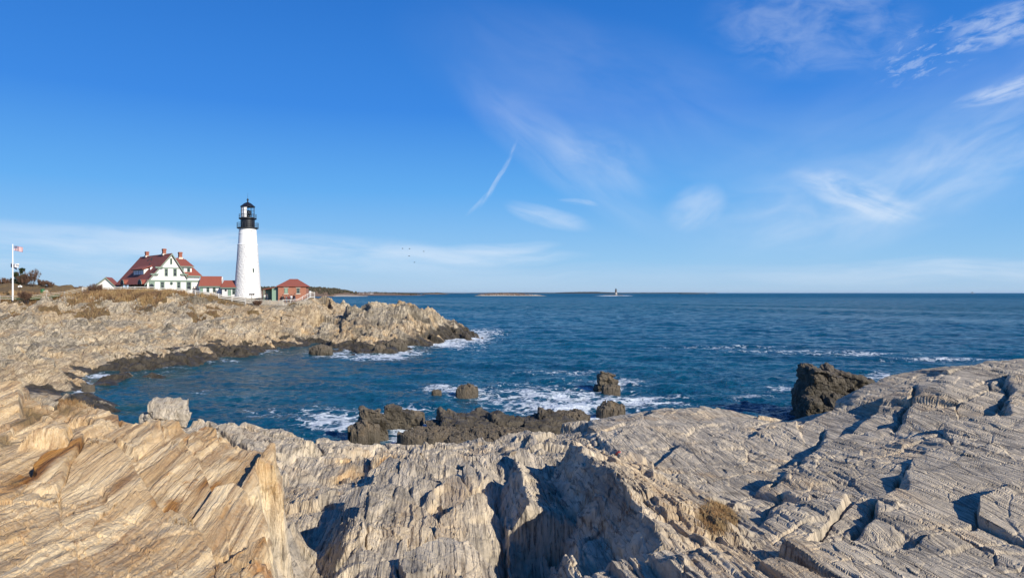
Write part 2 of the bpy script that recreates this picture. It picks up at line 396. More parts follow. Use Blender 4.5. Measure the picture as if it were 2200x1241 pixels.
def rock_mat(name, k=1.0, pale=(.54, .46, .345), grey=(.25, .222, .18), bump_d=.02, lich=.5, dark=.15, crk_col=.3, blk=.5, wetcol=(.045, .038, .028)):
    """bedded rock; k scales the texture. tint attribute: r = golden stain, g = wet/seaweed band, plus shade painted on one crag face, b = turf/soil"""
    m, t, b, _ = new_mat(name)
    c = t.n.new('ShaderNodeTexCoord').outputs['Object']
    at_ = t.attr('tint'); tr, tg, tb = t.sep(at_.outputs['Color'])
    wv = t.vm('SCALE', t.vm('SUBTRACT', t.noise(c, .7 * k, 3, out='Color'), (.5, .5, .5)), None); wv.node.inputs['Scale'].default_value = .10 / k
    cw = t.vm('ADD', c, wv)
    sx, sy, sz = t.sep(cw); cw = t.comb(t.add(sx, t.mul(sy, .10)), sy, sz)
    st = t.noise(t.vm('MULTIPLY', cw, (5.5 * k, .26 * k, 1.0 * k)), 1.0, 7, .66)
    st2 = t.noise(t.vm('MULTIPLY', cw, (26 * k, .9 * k, 3.2 * k)), 1.0, 5, .65)
    big = t.noise(c, .28 * k, 5, .6); mid = t.noise(c, 1.7 * k, 6, .65); fine = t.noise(c, 26 * k, 4, .7)
    # joint-bounded blocks, each weathered its own tone, two sizes
    def blocks(sc, seed):
        v = t.n.new('ShaderNodeTexVoronoi'); v.inputs['Scale'].default_value = 1.0; v.inputs['Randomness'].default_value = .9
        vec = t.vm('ADD', t.vm('MULTIPLY', cw, (sc[0] * k, sc[1] * k, sc[2] * k)), (seed, seed * 2, 0)); t.set(v.inputs['Vector'], vec)
        e = t.voro(vec, 1.0); e.node.inputs['Randomness'].default_value = .9
        return t.sep(v.outputs['Color'])[0], e
    b1, e1 = blocks((2.1, .40, .8), 3.0); b2, e2 = blocks((7.5, 1.3, 2.4), 9.0)
    crk = t.add(t.ss(e1, .0, .05), t.mul(t.ss(e2, .0, .07), .5))
    base = t.mix(t.ss(st, .36, .66), grey, pale)
    base = t.mix(t.ss(b1, .45, .9, 0, blk), base, tuple(x * .78 for x in grey))
    base = t.mix(t.ss(b2, .35, 1.0, 0, .55), base, tuple(x * 1.12 for x in pale))
    base = t.mix(t.ss(big, .35, .72, 0, .45), base, tuple(x * 1.15 for x in pale))
    base = t.mix(t.ss(mid, .52, .75, 0, lich), base, tuple(x * .6 for x in grey))
    base = t.mix(t.ss(st2, .52, .64, 0, .85), base, (.085, .067, .05))
    base = t.mix(t.math('MULTIPLY', t.ss(t.noise(t.vm('MULTIPLY', cw, (3.0 * k, 1.1 * k, 3.0 * k)), 1.0, 8, .75), .60, .68), .75), base, (.06, .052, .042))
    base = t.mix(t.ss(fine, .3, .8, 0, .3), base, (.55, .50, .42))
    base = t.mix(t.ss(t.noise(t.vm('ADD', c, (5, 17, 9)), .16 * k, 6, .7), .52, .62, 0, dark), base, t.mix(st, (.10, .085, .062), (.20, .17, .12)))
    # golden stain
    gold = t.mix(t.ss(st, .38, .62), (.36, .22, .10), (.77, .585, .335))
    gold = t.mix(t.ss(st2, .50, .66, 0, .8), gold, (.26, .14, .06))
    gold = t.mix(t.ss(mid, .45, .75, 0, .5), gold, (.58, .36, .13))
    gold = t.mix(t.ss(t.add(t.mul(mid, .6), t.mul(st, .4)), .565, .64, 0, .85), gold, (.30, .125, .03))
    gold = t.mix(t.ss(fine, .3, .8, 0, .3), gold, (.72, .63, .47))
    col = t.mix(tr, base, gold)
    col = t.mix(t.mul(tr, t.ss(b2, .55, 1.0, 0, .5)), col, (.36, .22, .10))
    rust = t.ss(t.add(tr, t.mul(t.math('SUBTRACT', mid, .5), .9)), 1.15, 1.75)
    col = t.mix(t.mul(rust, .92), col, t.mix(t.ss(st2, .38, .62), (.38, .17, .03), (.15, .055, .012)))
    # rare rusty and cream patches everywhere
    col = t.mix(t.ss(t.noise(t.vm('ADD', c, (31, 7, 3)), .55 * k, 5, .6), .60, .72, 0, .45), col, (.42, .27, .13))
    # dark lines along the joints, broken up by noise
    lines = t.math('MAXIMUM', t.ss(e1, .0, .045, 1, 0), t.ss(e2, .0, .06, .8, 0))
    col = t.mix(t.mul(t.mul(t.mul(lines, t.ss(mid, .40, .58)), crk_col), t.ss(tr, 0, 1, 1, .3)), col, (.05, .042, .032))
    # turf / soil
    col = t.mix(t.ss(t.add(tb, t.mul(t.math('SUBTRACT', mid, .5), .7)), .35, .6), col, t.mix(mid, (.13, .085, .04), (.24, .165, .075)))
    wet = t.ss(t.add(tg, t.mul(t.math('SUBTRACT', mid, .5), .5)), .3, .7)
    wc = t.mix(t.ss(mid, .4, .62), wetcol, tuple(x * 2.2 for x in wetcol))
    wc = t.mix(t.ss(fine, .45, .7, 0, .6), wc, (.085, .066, .03))
    col = t.mix(wet, col, wc)
    t.set(b.inputs['Base Color'], col)
    t.set(b.inputs['Roughness'], t.ss(wet, 0, 1, .88, .5))
    b.inputs['Specular IOR Level'].default_value = .3
    mida = t.noise(t.vm('MULTIPLY', cw, (3.2 * k, .8 * k, 1.3 * k)), 1.0, 8, .7)
    hgt = t.add(t.add(t.add(t.mul(st, .45), t.mul(st2, 1.0)), t.add(t.mul(mida, .7), t.mul(fine, .35))), t.add(t.mul(crk, .22), t.add(t.mul(b1, .25), t.mul(b2, .35))))
    t.set(b.inputs['Normal'], t.bump(hgt, 1.0, bump_d))
    return m
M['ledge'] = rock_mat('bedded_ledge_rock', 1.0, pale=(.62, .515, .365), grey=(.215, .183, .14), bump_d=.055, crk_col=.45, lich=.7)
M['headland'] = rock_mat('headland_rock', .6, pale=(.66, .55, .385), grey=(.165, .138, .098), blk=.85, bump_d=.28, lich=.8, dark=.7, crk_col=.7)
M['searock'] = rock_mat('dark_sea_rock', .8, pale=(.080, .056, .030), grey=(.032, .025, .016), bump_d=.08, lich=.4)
M['boulder'] = rock_mat('pale_boulder_rock', 1.6, pale=(.53, .455, .35), grey=(.30, .26, .205), bump_d=.04, lich=.15)

def water_mat():
    m, t, b, out = new_mat('sea_water')
    geo = t.n.new('ShaderNodeNewGeometry'); p = geo.outputs['Position']
    at_ = t.attr('foam'); fo, shal, _z = t.sep(at_.outputs['Color'])
    x, y, z = t.sep(p)
    dist = t.math('SQRT', t.add(t.mul(x, x), t.mul(y, y)))
    big = t.noise(t.vm('MULTIPLY', p, (.03, .06, 0)), 1.0, 5, .65)
    col = t.mix(t.ss(big, .35, .7), (.002, .055, .104), (.004, .082, .142))
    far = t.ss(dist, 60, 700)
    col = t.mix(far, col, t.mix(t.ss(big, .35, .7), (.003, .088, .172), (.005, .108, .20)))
    col = t.mix(shal, col, (.012, .06, .062))
    w1 = t.noise(t.vm('MULTIPLY', p, (1.0, 1.5, 1.0)), .9, 6, .62, .5)
    w2 = t.noise(t.vm('MULTIPLY', p, (1.0, 1.2, 1.0)), .30, 7, .68, .4)
    w3 = t.noise(t.vm('MULTIPLY', p, (1.0, 1.0, 1.0)), .07, 8, .75, .3)
    w0 = t.noise(p, 2.6, 4, .6, .4)
    near = t.bump(w1, .9, .34, t.bump(w0, .7, .07))
    n2 = t.bump(w2, 1.0, 1.3, near)
    n3 = t.bump(t.mul(w3, far), 1.0, 9.0, n2)
    # foam: lacy threads where the attribute says the sea breaks
    fw = t.noise(p, .5, 4, .6, .0, 'Color')
    pp = t.vm('ADD', p, t.vm('MULTIPLY', t.vm('SUBTRACT', fw, (.5, .5, .5)), (2.4, 2.4, 0)))
    lace = t.ss(t.voro(pp, .55), 0.0, .22, 1, 0)
    lace2 = t.ss(t.voro(pp, 1.5), 0.0, .25, 1, 0)
    fn = t.noise(p, .45, 6, .7)
    f = t.add(t.mul(fo, 1.25), t.add(t.mul(t.add(lace, t.mul(lace2, .7)), .38), t.mul(t.math('SUBTRACT', fn, .5), 1.3)))
    fm = t.mul(t.ss(f, .70, 1.12), t.ss(fo, .02, .15))
    # scattered white caps out at sea
    cap = t.noise(t.vm('MULTIPLY', p, (.14, .5, 0)), 1.0, 6, .7)
    cm = t.mul(t.ss(cap, .735, .77), t.ss(dist, 80, 200))
    fm = t.math('MAXIMUM', fm, t.mul(cm, .8))
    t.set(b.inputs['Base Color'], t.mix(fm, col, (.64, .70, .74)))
    t.set(b.inputs['Roughness'], t.add(t.mul(fm, .55), t.ss(dist, 40, 2500, .10, .42)))
    b.inputs['IOR'].default_value = 1.33
    t.set(b.inputs['Specular IOR Level'], t.ss(dist, 120, 500, .28, .025))
    t.set(b.inputs['Normal'], n3)
    return m
M['water'] = water_mat()
def blades_mat(name, c1, c2, c3):
    m, t, b, out = new_mat(name)
    c = t.n.new('ShaderNodeTexCoord').outputs['Object']
    n = t.noise(c, .35, 4); n2 = t.noise(c, 4.0, 3)
    t.set(b.inputs['Base Color'], t.mix(t.ss(n2, .45, .7), t.mix(t.ss(n, .35, .65), c1, c2), c3))
    b.inputs['Roughness'].default_value = .85; b.inputs['Specular IOR Level'].default_value = .1
    return m
M['drygrass'] = blades_mat('dry_grass', (.20, .105, .05), (.33, .22, .10), (.40, .30, .16))
M['twig'] = blades_mat('bare_twigs', (.10, .06, .045), (.15, .085, .055), (.20, .13, .09))
M['pine'] = blades_mat('pine_needles', (.018, .035, .014), (.03, .05, .02), (.05, .065, .025))
M['lawn'] = blades_mat('lawn_green', (.05, .09, .02), (.07, .11, .03), (.12, .13, .05))
M['bark'] = paint('bark', (.07, .05, .04), .9, .3, 6)
M['farwood'] = blades_mat('far_wood', (.045, .042, .026), (.075, .055, .038), (.035, .045, .022))
M['farland'] = paint('far_land', (.14, .09, .055), .9, .35, .02)
M['farshore'] = paint('far_shore_rock', (.34, .30, .24), .9, .25, .05)
M['gravel'] = paint('dark_gravel', (.10, .095, .088), .9, .5, 6, .05, 8)
# ------------------------------------------------------------------ terrain: the near ledges
near_pts = [at(*p) for p in [
    (430, 898, 24), (480, 905, 24), (515, 884, 23), (560, 907, 23), (605, 932, 22), (640, 945, 25),
    (650, 962, 21), (700, 945, 26), (780, 942, 25), (850, 948, 26), (640, 1020, 17.5), (700, 1018, 17.5), (680, 1078, 13.5),
    (605, 1115, 11.6), (640, 1105, 12.2), (603, 1088, 13.2),
    (600, 1241, 6.7), (600, 1165, 9), (700, 1110, 11), (800, 1050, 14), (900, 1000, 17), (960, 962, 21), (1000, 942, 26), (1090, 948, 22),
    (1180, 925, 27), (1130, 920, 28), (750, 1241, 6.8), (800, 1150, 9.2), (900, 1100, 11.2), (1000, 1050, 13.6),
    (1000, 1190, 9.2), (1050, 1241, 7.9), (1100, 1160, 9.9), (1080, 1085, 12.4), (1180, 1241, 7.6), (1200, 1010, 15.5), (1250, 960, 18.5),
    (1300, 930, 21), (1500, 872, 28), (1560, 885, 26.5), (1400, 893, 27), (1300, 905, 27.5), (1240, 915, 28), (1640, 908, 25), (1700, 915, 23.5), (1760, 908, 23), (1600, 1000, 16.2), (1500, 1050, 13.2),
    (1400, 1100, 11), (1650, 1090, 11.8), (1500, 1180, 9.3), (1440, 1241, 7.7), (1560, 1135, 10.6), (1700, 1050, 12.8), (1760, 965, 18), (1800, 985, 15.6),
    (1600, 1241, 7.1), (1650, 1150, 9.0), (1900, 1241, 7.1), (2200, 1241, 7.0), (2200, 1100, 9.3), (1900, 1100, 9.9), (1880, 1000, 13.8),
    (1880, 826, 24.5), (1970, 801, 25.8), (2050, 806, 25.0), (2130, 789, 26.6), (2200, 793, 26.2), (2400, 780, 27), (1805, 885, 21.2),
    (1950, 900, 18.3), (2100, 900, 16.8), (2200, 900, 16.2), (2000, 1000, 12.9), (2200, 1000, 11.8), (2500, 900, 15), (2500, 1100, 9), (2600, 1241, 7),
    (1840, 850, 23)]]
near_pts += [(x, 2.0, H - 1.75 - .12 * abs(x)) for x in (-3, 0, 3)] + [(-1.0, 4.2, H - 2.2), (1.5, 4.2, H - 2.1), (4, 4.2, H - 2.3), (0.3, 5.5, H - 2.6)]
# beyond the crest the rock falls to the sea
near_pts += [(-10, 27, 2.2), (-13, 32, .8), (-7, 29, 2.0), (-6, 34, .5), (-7.5, 36, .0), (-1.5, 34, 2.2), (-8, 31, 1.6), (-3.5, 33, 1.6), (0.5, 36, 2.0), (3, 36, 2.2), (6, 34, 2.4), (9, 36, 1.0), (9, 42, -1), (12, 34, 1), (12, 30, 2.6), (13, 28, 2.0), (15, 32, -.8), (13, 38, -1.5),
             (17.5, 31, 2.5), (20, 34, 1), (24, 36, .8), (30, 38, .5), (22, 44, -1.5), (30, 46, -1.5), (36, 50, -2),
             (-7, 40, -1), (-2, 41, .4), (3, 43, .3), (-12, 40, -1.5), (-20, 40, -1.5), (4, 50, -1.2), (-4, 52, -1.8), (-30, 50, -1.5), (10, 55, -2.5), (-15, 62, -3), (20, 62, -3), (40, 65, -3)]
near_surf = Surf(near_pts, .03)
slab_surf = Surf([at(*p) for p in [(0, 1241, 3.9), (300, 1241, 4.4), (560, 1241, 5.0), (570, 1150, 6.0), (583, 1060, 7.0), (588, 962, 8.6), (440, 917, 9.0), (230, 880, 9.3),
    (175, 876, 9.5), (100, 848, 9.5), (0, 826, 9.5), (-300, 790, 10), (0, 1100, 4.9), (300, 1100, 5.6), (0, 980, 6.2), (300, 980, 7.1), (450, 1000, 7.0), (150, 900, 8.5), (0, 880, 8.0), (-400, 1000, 5), (-400, 1241, 3.3), (500, 1400, 3.5), (0, 1500, 2.6)]], .05)
def near_height(x, y, detail=True):
    g = near_surf(x, y)
    # edge of the golden slab
    blk = np.floor(y / .8 + 1.5 * pnoise(x * .3, y * .3, 3))
    xe = np.interp(y, [1.5, 3.4, 5, 6, 7, 8.6, 10, 30], [-.9, -1.45, -1.84, -2.16, -2.45, -2.98, -3.5, -9]) + (rnd(blk, 1, 41) - .5) * .28
    ye = np.interp(x, [-60, -12, -9.3, -7, -5.9, -5.4, -4, -2.98, 0], [13, 11, 10, 9.5, 9.5, 9.3, 9.0, 8.6, 8])
    ye = ye + (rnd(np.floor(x / .7 + pnoise(x * .2, y * .2, 8)), 2, 42) - .5) * .5
    sd = np.minimum(xe - x, (ye - y) * .8) + .05 * fbm(x * 3, y * 3, 3, 91)
    ms = sstep(sd, -.12, .06)
    s = slab_surf(x, y)
    if not detail: return g + (np.maximum(s, g) - g) * ms, ms
    fin = sstep(26 - y, 0, 8)                     # finest relief only where it can be seen
    # slab relief
    x = np.asarray(x, np.float32); y = np.asarray(y, np.float32)
    lump = sstep(fbm(x * .35, y * .35, 3, 11), -.25, .35)
    smooth_face = sstep(-x * .35 - y + 4.7, 0, .8)      # the broad smooth bedding face nearest the camera
    rough = (1 - .85 * smooth_face)
    def slab_relief(x, y, rough, lump):
        d = (slabs(slab_surf, x, y, .75, 1.25, 101, .10, .75, .11, -.03, .15, .05, .10, .035) - slab_surf(x, y)) * rough + layer(x, y, .26, .8, .12, .03, 102, .9, .035, power=1.8, tilt=.3, grp=3) * (.15 + .85 * lump) * rough
        d = d + facet(x, y, .30, .8, .10, .04, 106, .035, .06, skew=.6, power=1.6) * rough * lump + layer(x, y, .09, .6, .02, .01, 103, .9, .012, power=2, warp=1.4) * (.25 + .75 * lump)
        return d - sstep(fbm(x * .8 + 3, y * .8, 3, 31), .42, .48) * rough * .16 + .012 * fbm(x * 3, y * 1.0, 4, 13)
    mf = np.asarray(ms, np.float32)
    ds = np.zeros(x.shape, np.float32); k = ms > 1e-3
    if k.any(): ds[k] = slab_relief(x[k], y[k], rough[k], lump[k])
    # relief of the grey ledges
    live = ms < .999
    bn = .5 * pnoise(x * .5, y * .4, 71)
    wr = (x + bn > 2.8).astype(np.float32) * live                                     # broad right-hand ledge
    wc = ((x + bn > -3.2) & (y + 2 * bn < 17.5) & (x + bn <= 2.8)).astype(np.float32) * live   # steep slaty middle
    wb = (1 - wc - wr) * live                                                          # blocks behind
    def mid(x, y):
        mod = sstep(fbm(x * .6, y * .3, 3, 77), -.35, .35)
        return (slabs(near_surf, x, y, .95, 2.3, 201, .12, .25, .13, -.12, .22, .05, .12, .045) + facet(x, y, .42, 1.1, .14, .08, 205, .05, .05, power=1.4) * (.3 + .7 * mod)
                + layer(x, y, .30, 1.5, .10, -.03, 202, .45, .03, power=2.2) * mod + layer(x, y, .10, 1.1, .03, -.01, 203, .3, .02, power=2.4, warp=1.4))
    def right(x, y):
        mod = sstep(fbm(x * .4, y * .3, 3, 78), -.35, .35)
        return (slabs(near_surf, x, y, 2.6, 2.0, 301, .10, -.6, .11, -.03, .10, .03, .14, .03) + facet(x, y, .9, 1.0, .06, .03, 305, .06, .035, skew=-.55, power=1.8) * (.25 + .75 * mod)
                + layer(x, y, .5, 1.1, .09, -.02, 302, -.55, .05, power=2.4) * mod + facet(x, y, .20, .45, .025, .012, 306, .03, .06, skew=-.5, power=2) * mod)
    def back(x, y):
        return (slabs(near_surf, x, y, 2.0, 2.2, 401, .2, .3, .16, 0, .10, .22, .16, .05, .8) + facet(x, y, .9, .9, .20, .16, 402, .10, .06) + facet(x, y, .35, .4, .07, .05, 404, .05, .09) - .30)
    d = part_of(wc, mid, x, y) + part_of(wr, right, x, y) + part_of(wb, back, x, y)
    # the two slaty ribs in the middle, steep on the left
    wy = sstep(y, 4.8, 7.5) * (1 - sstep(y, 15.2, 16.4))
    cx = 1.50 + .18 * pnoise(y * .5, 0, 51) + .04 * (rnd(np.floor(y / .6), 3, 52) - .5)
    t = x - cx
    d = d + 0 * wy * (.46 + .14 * pnoise(y * .7, 3.3, 54) + .18 * (rnd(np.floor(y / .9 + .4), 7, 55) - .5)) * np.where(t < 0, .6 * sstep(t, -.75, -.5) + .4 * sstep(t, -.25, 0), 1 - sstep(t, 0, 2.0))
    wy2 = sstep(y, 10.6, 10.9) * (1 - sstep(y, 14.4, 15.6))
    t2 = x - (.10 + .05 * (rnd(np.floor(y / .5), 4, 53) - .5))
    d = d + 0 * wy2 * np.where(t2 < 0, sstep(t2, -.22, 0), 1 - sstep(t2, .5, 1.1))
    wy3 = sstep(y, 7.0, 7.4) * (1 - sstep(y, 9.0, 9.6))
    t3 = x - .62
    d = d + 0 * wy3 * np.where(t3 < 0, sstep(t3, -.15, 0), 1 - sstep(t3, .2, .9))
    d = d - .40 * np.exp(-((x - .28) / .35) ** 2 - ((y - 9.9) / .55) ** 2)
    d = d - .40 * wy * np.exp(-((x - .25) / .62) ** 2)
    # turf hollow at the lower right and the long open joints of the right-hand ledge
    d = d - .42 * np.exp(-((x - 2.65 - .32 * (y - 9)) / .30) ** 2 - ((y - 9.2) / 1.5) ** 2)
    for (x0, y0, x1, y1, dep, wdt) in [(4.2, 8.6, 6.9, 12.2, .38, .10), (9.6, 17.5, 12.6, 21.5, .40, .14), (11.4, 16.2, 15.2, 21.4, .35, .14), (2.2, 7.0, 4.7, 12.3, .22, .12), (4.6, 12.4, 9.0, 20, .18, .14), (6.4, 7.2, 9.6, 11.6, .35, .12), (5.6, 5.8, 7.4, 8.4, .3, .08)]:
        L = math.hypot(x1 - x0, y1 - y0); ex, ey = (x1 - x0) / L, (y1 - y0) / L
        a = (x - x0) * ex + (y - y0) * ey; p = (x - x0) * ey - (y - y0) * ex + .12 * pnoise(a * .8, 0, 61)
        on = sstep(a, 0, .4) * (1 - sstep(a, L - .4, L))
        d = d - on * dep * .55 * np.exp(-(p / (wdt * .5)) ** 2) + on * dep * .38 * (p > 0) * (1 - sstep(p, .1, 1.8))
    z = np.where(wc + wr + wb > .5, d, g)
    z = z - .65 * np.exp(-((x - xe - .42 - .05 * (y - 6)) / (.26 + .03 * (y - 6))) ** 2) * sstep(y, 5.2, 7.0) * (1 - sstep(y, 12, 15))
    z = np.where(wc > .5, g + np.clip(z - g, -.85, .40 + .06 * fbm(x * 2, y, 3, 88)), z)
    # splintered ridges of slate: each a long crest with a steep shaded left face and a gentler sunlit right face
    kk = (ms < .999) & (x > -2.5) & (x < 5) & (y < 18)
    if kk.any():
        xk, yk = x[kk], y[kk]; zk = z[kk]
        rel = layer(xk, yk, .36, 1.5, .13, -.03, 931, .35, .05, power=1.5) + layer(xk, yk, .11, 1.3, .045, -.01, 932, .3, .03, power=1.8, warp=1.3) + facet(xk, yk, .5, 1.4, .10, .05, 933, .05, .05, power=1.4)
        for (xc0, ys, hs_, sl_, sr_, sd_) in ((1.42, [4.2, 5.0, 6.5, 8.5, 11, 13.2, 15.0, 16.2], [6.2, 7.05, 7.08, 6.98, 6.80, 6.58, 6.22, 4.6], 1.75, .34, 1), (.22, [10.1, 10.4, 12, 14.4, 15.4], [4.6, 6.42, 6.32, 6.05, 4.6], 2.1, .60, 2), (-.55, [5.2, 5.5, 7.2, 8.6, 9.2], [5.6, 6.72, 6.50, 6.15, 5.0], 1.3, .42, 3), (.62, [6.4, 6.6, 8.2, 8.8], [5.4, 6.62, 6.40, 5.4], 2.4, .9, 4)):
            blk_ = np.floor(yk / .95 + .35 * np.floor(xk / .6))
            xc = xc0 + .08 * pnoise(yk * .5, 0 * yk + .5, 940 + sd_) + .09 * (rnd(blk_, sd_, 941) - .5) - .10 * (yk - 10) * .35
            hc = np.interp(yk, ys, hs_) + .10 * (rnd(blk_, sd_, 942) - .5)
            zk = np.maximum(zk, np.minimum(hc - sl_ * (xc - xk), hc - sr_ * (xk - xc)) + rel)
        z[kk] = zk
    far_ = sstep(y, 16, 22); z = z * (1 - far_) + far_ * (g + np.clip(z - g, -.5, .18))
    zs = s + ds
    return z + (np.maximum(zs, z) - z) * ms, ms
def near_terrain():
    a = np.concatenate([np.linspace(-1.25, -.78, 120, endpoint=False), np.linspace(-.78, .78, 1300), np.linspace(.79, 1.25, 120)])
    Y = np.exp(np.linspace(math.log(1.8), math.log(60), 1000))
    A, YY = np.meshgrid(a, Y); X = A * (YY + .6)
    Z, ms = near_height(X, YY)
    Z = soften(Z, 1)
    x, y = X.astype(np.float32), YY.astype(np.float32); near = 1 - sstep(y, 22, 34)
    m1 = .25 + .75 * sstep(fbm(x * .7, y * .35, 3, 905), -.3, .35); gr = (1 - .55 * ms) * (1 - .5 * sstep(x, 2.2, 3.2))
    Z = Z + near * m1 * gr * (facet(x, y, .20, .50, .065, .035, 911, .03, .06, power=1.3) + layer(x, y, .16, .9, .03, -.01, 912, .3, .03, power=2.2, warp=1.5)) + near * (.4 + .6 * gr) * (1 - .75 * sstep(x, 2.2, 3.2)) * (facet(x, y, .07, .17, .018, .012, 913, .008, .08) * m1 + layer(x, y, .045, .5, .007, -.002, 914, .3, .006, warp=1.6, power=2.2))
    wet = (1 - sstep(Z + .5 * fbm(X * .5, YY * .5, 3, 71), 1.4, 3.2)) * (1 - ms) * sstep(YY, 20, 26)
    soil = ms * sstep(fbm(X * .45 + 7, YY * .30, 3, 81) - .10 * (X + 6.5), .30, .55) * .8 * sstep(YY, 5, 7)
    soil = np.maximum(soil, np.exp(-((X - 2.65 - .32 * (YY - 9)) / .26) ** 2 - ((YY - 9.2) / 1.3) ** 2) * 1.3)
    def spot(px, py, Y, rx, ry):
        a, b, _ = at(px, py, Y); return np.exp(-((X + .1 * YY - a - .1 * b) / rx) ** 2 - ((YY - b) / ry) ** 2) * ms
    for (px, py, Y, rx, ry, s_) in ((-30, 1000, 6.2, .30, .5, 1), (0, 960, 6.7, .28, .5, 1), (40, 925, 7.4, .28, .5, 1), (85, 880, 8.4, .40, .4, 1), (135, 868, 8.8, .40, .35, .9), (165, 880, 8.8, .3, .3, .8), (30, 1060, 5.5, .12, .5, .7), (205, 1000, 6.7, .10, .25, .6), (290, 985, 7.2, .16, .2, .6), (400, 1090, 5.9, .14, .2, .55), (420, 1115, 5.5, .12, .18, .6)):
        soil = np.maximum(soil, .62 * s_ * spot(px, py, Y, rx * .8, ry * .8))
    gold = ms + .55 * (1 - ms) * np.exp(-((X - 2.1) / .5) ** 2) * sstep(YY, 5, 7) * (1 - sstep(YY, 14, 16)) + .30 * (1 - ms) * sstep(fbm(X * .5, YY * .25, 3, 83), .25, .6)
    for (px, py, Y, rx, ry, s_) in ((105, 1030, 6.0, .06, .55, .85), (140, 1010, 6.3, .05, .5, .6), (345, 1075, 6.0, .07, .25, .9), (365, 1050, 6.3, .06, .2, .7), (185, 985, 7.0, .12, .2, .6), (530, 1160, 5.5, .05, .35, .8), (560, 1175, 5.4, .05, .3, .6), (500, 970, 8.0, .12, .3, .45), (250, 900, 8.8, .2, .3, .45), (330, 960, 7.9, .15, .2, .4), (60, 1060, 5.6, .06, .4, .5), (260, 1060, 6.0, .05, .45, .65), (450, 1020, 7.0, .05, .4, .7), (480, 1090, 6.2, .04, .4, .6), (380, 960, 8.0, .07, .45, .6), (200, 1130, 5.0, .04, .4, .4), (540, 1010, 7.6, .05, .4, .6), (120, 950, 7.4, .07, .4, .5), (330, 1170, 5.0, .03, .4, .45)):
        gold = gold + s_ * spot(px, py, Y, rx, ry)
    for (px, py, Y, rx, ry) in ((750, 985, 19, .45, .6), (820, 985, 19.5, .5, .35), (740, 970, 20.5, .3, .5)):
        a, b, _ = at(px, py, Y); gold = gold + 1.35 * np.exp(-((X - a) / rx) ** 2 - ((YY - b) / ry) ** 2)
    gold = np.clip(gold, 0, 2)
    X, YY = roughen(X, YY, Z, .012 + .002 * YY, 4.0)
    grid_mesh('rock_ledge', X, YY, Z, M['ledge'], {'tint': (gold, wet, np.clip(soil, 0, 1))})['kind'] = 'structure'
near_terrain()

# ------------------------------------------------------------------ terrain: the headland under the lighthouse
head_px = [
    # rising shelves
    (0, 800, 68), (60, 790, 72), (130, 800, 72), (140, 770, 80), (200, 770, 88), (250, 750, 96), (300, 765, 92), (400, 745, 105), (500, 735, 115), (580, 725, 125), (640, 715, 135), (690, 710, 145),
    (-200, 800, 68), (-200, 740, 95), (-200, 680, 125), (-200, 640, 145), (-200, 610, 180),
    (0, 750, 95), (100, 730, 105), (200, 720, 112), (300, 715, 118), (400, 710, 123), (500, 700, 130), (600, 690, 138), (660, 690, 143), (700, 695, 150),
    (0, 700, 122), (100, 690, 128), (200, 680, 133), (300, 675, 138), (400, 668, 142), (500, 668, 145), (600, 660, 150), (660, 650, 155), (680, 640, 160),
    (0, 660, 138), (100, 655, 142), (180, 640, 150), (200, 630, 154), (300, 629, 156), (380, 634, 156.5), (450, 646, 155), (540, 655, 156), (600, 660, 157), (640, 655, 160), (672, 637, 163),
    (0, 645, 148), (60, 646, 149), (100, 641, 150), (139, 637, 151), (176, 629, 153), (205, 628, 156), (260, 628, 157), (320, 627, 158), (390, 630, 158), (420, 635, 157.5), (470, 643, 157), (520, 650, 158), (560, 655, 159), (600, 656, 160), (640, 655, 161),
    (27, 633, 158), (90, 630, 165), (150, 628, 168), (-100, 635, 155),
    (0, 612, 185), (60, 611, 185), (100, 614, 185), (150, 620, 180), (190, 625, 178), (0, 606, 195), (-100, 606, 190),
    (745, 690, 160), (750, 668, 152), (768, 658, 151), (800, 661, 151), (817, 648, 150), (850, 646, 150), (880, 655, 151), (905, 663, 152), (940, 675, 155), (960, 688, 158), (968, 700, 165), (978, 706, 172),
    (740, 720, 128), (800, 700, 135), (850, 690, 138), (900, 700, 138), (940, 710, 145), (820, 730, 122), (880, 725, 130), (715, 735, 124),
    (697, 659, 163), (722, 668, 165), (738, 682, 163), (690, 668, 158)]
head_pts = [at(*p) for p in head_px]
for px, py in [(170, 860), (165, 815), (240, 803), (330, 806), (380, 790), (430, 775), (480, 768), (530, 760), (600, 745), (650, 738), (700, 726),
               (720, 748), (760, 752), (800, 757), (850, 748), (900, 738), (948, 730), (978, 714)]:
    head_pts.append(at(px, py, H * F / (py - HY)))
for px, py in [(250, 850), (430, 810), (560, 790), (640, 770), (700, 780), (800, 790), (900, 770), (1000, 742), (1022, 714), (690, 742), (1020, 700)]:
    x, y, z = at(px, py, H * F / (py - HY)); head_pts.append((x, y, -3.0 if (px, py) != (690, 742) else -1.2))
head_pts += [(-85, 170, 9.3), (-75, 172, 9.0), (-64, 168, 8.1), (-64, 174, 8.3), (-55, 166, 8.1), (-50, 170, 8.3), (-90, 185, 9.6), (-100, 190, 9.8), (-60, 200, 7.5), (-110, 200, 10), (-45, 168, 8.2), (-52, 175, 8.4),
             (-40, 172, 5.5), (-36, 180, -2), (-45, 215, -2), (-70, 225, -1), (-120, 240, 4), (-15, 195, -3), (5, 190, -4), (-25, 175, -1), (-30, 168, 2.0), (-20, 165, 1.5),
             (-36, 60, 1.0), (-40, 57, 1.3), (-50, 60, 1.6), (-60, 64, 1.8), (-45, 50, 1.2), (-70, 60, 2.2), (-30, 52, -1.5)]
head_surf = Surf(head_pts, .02)
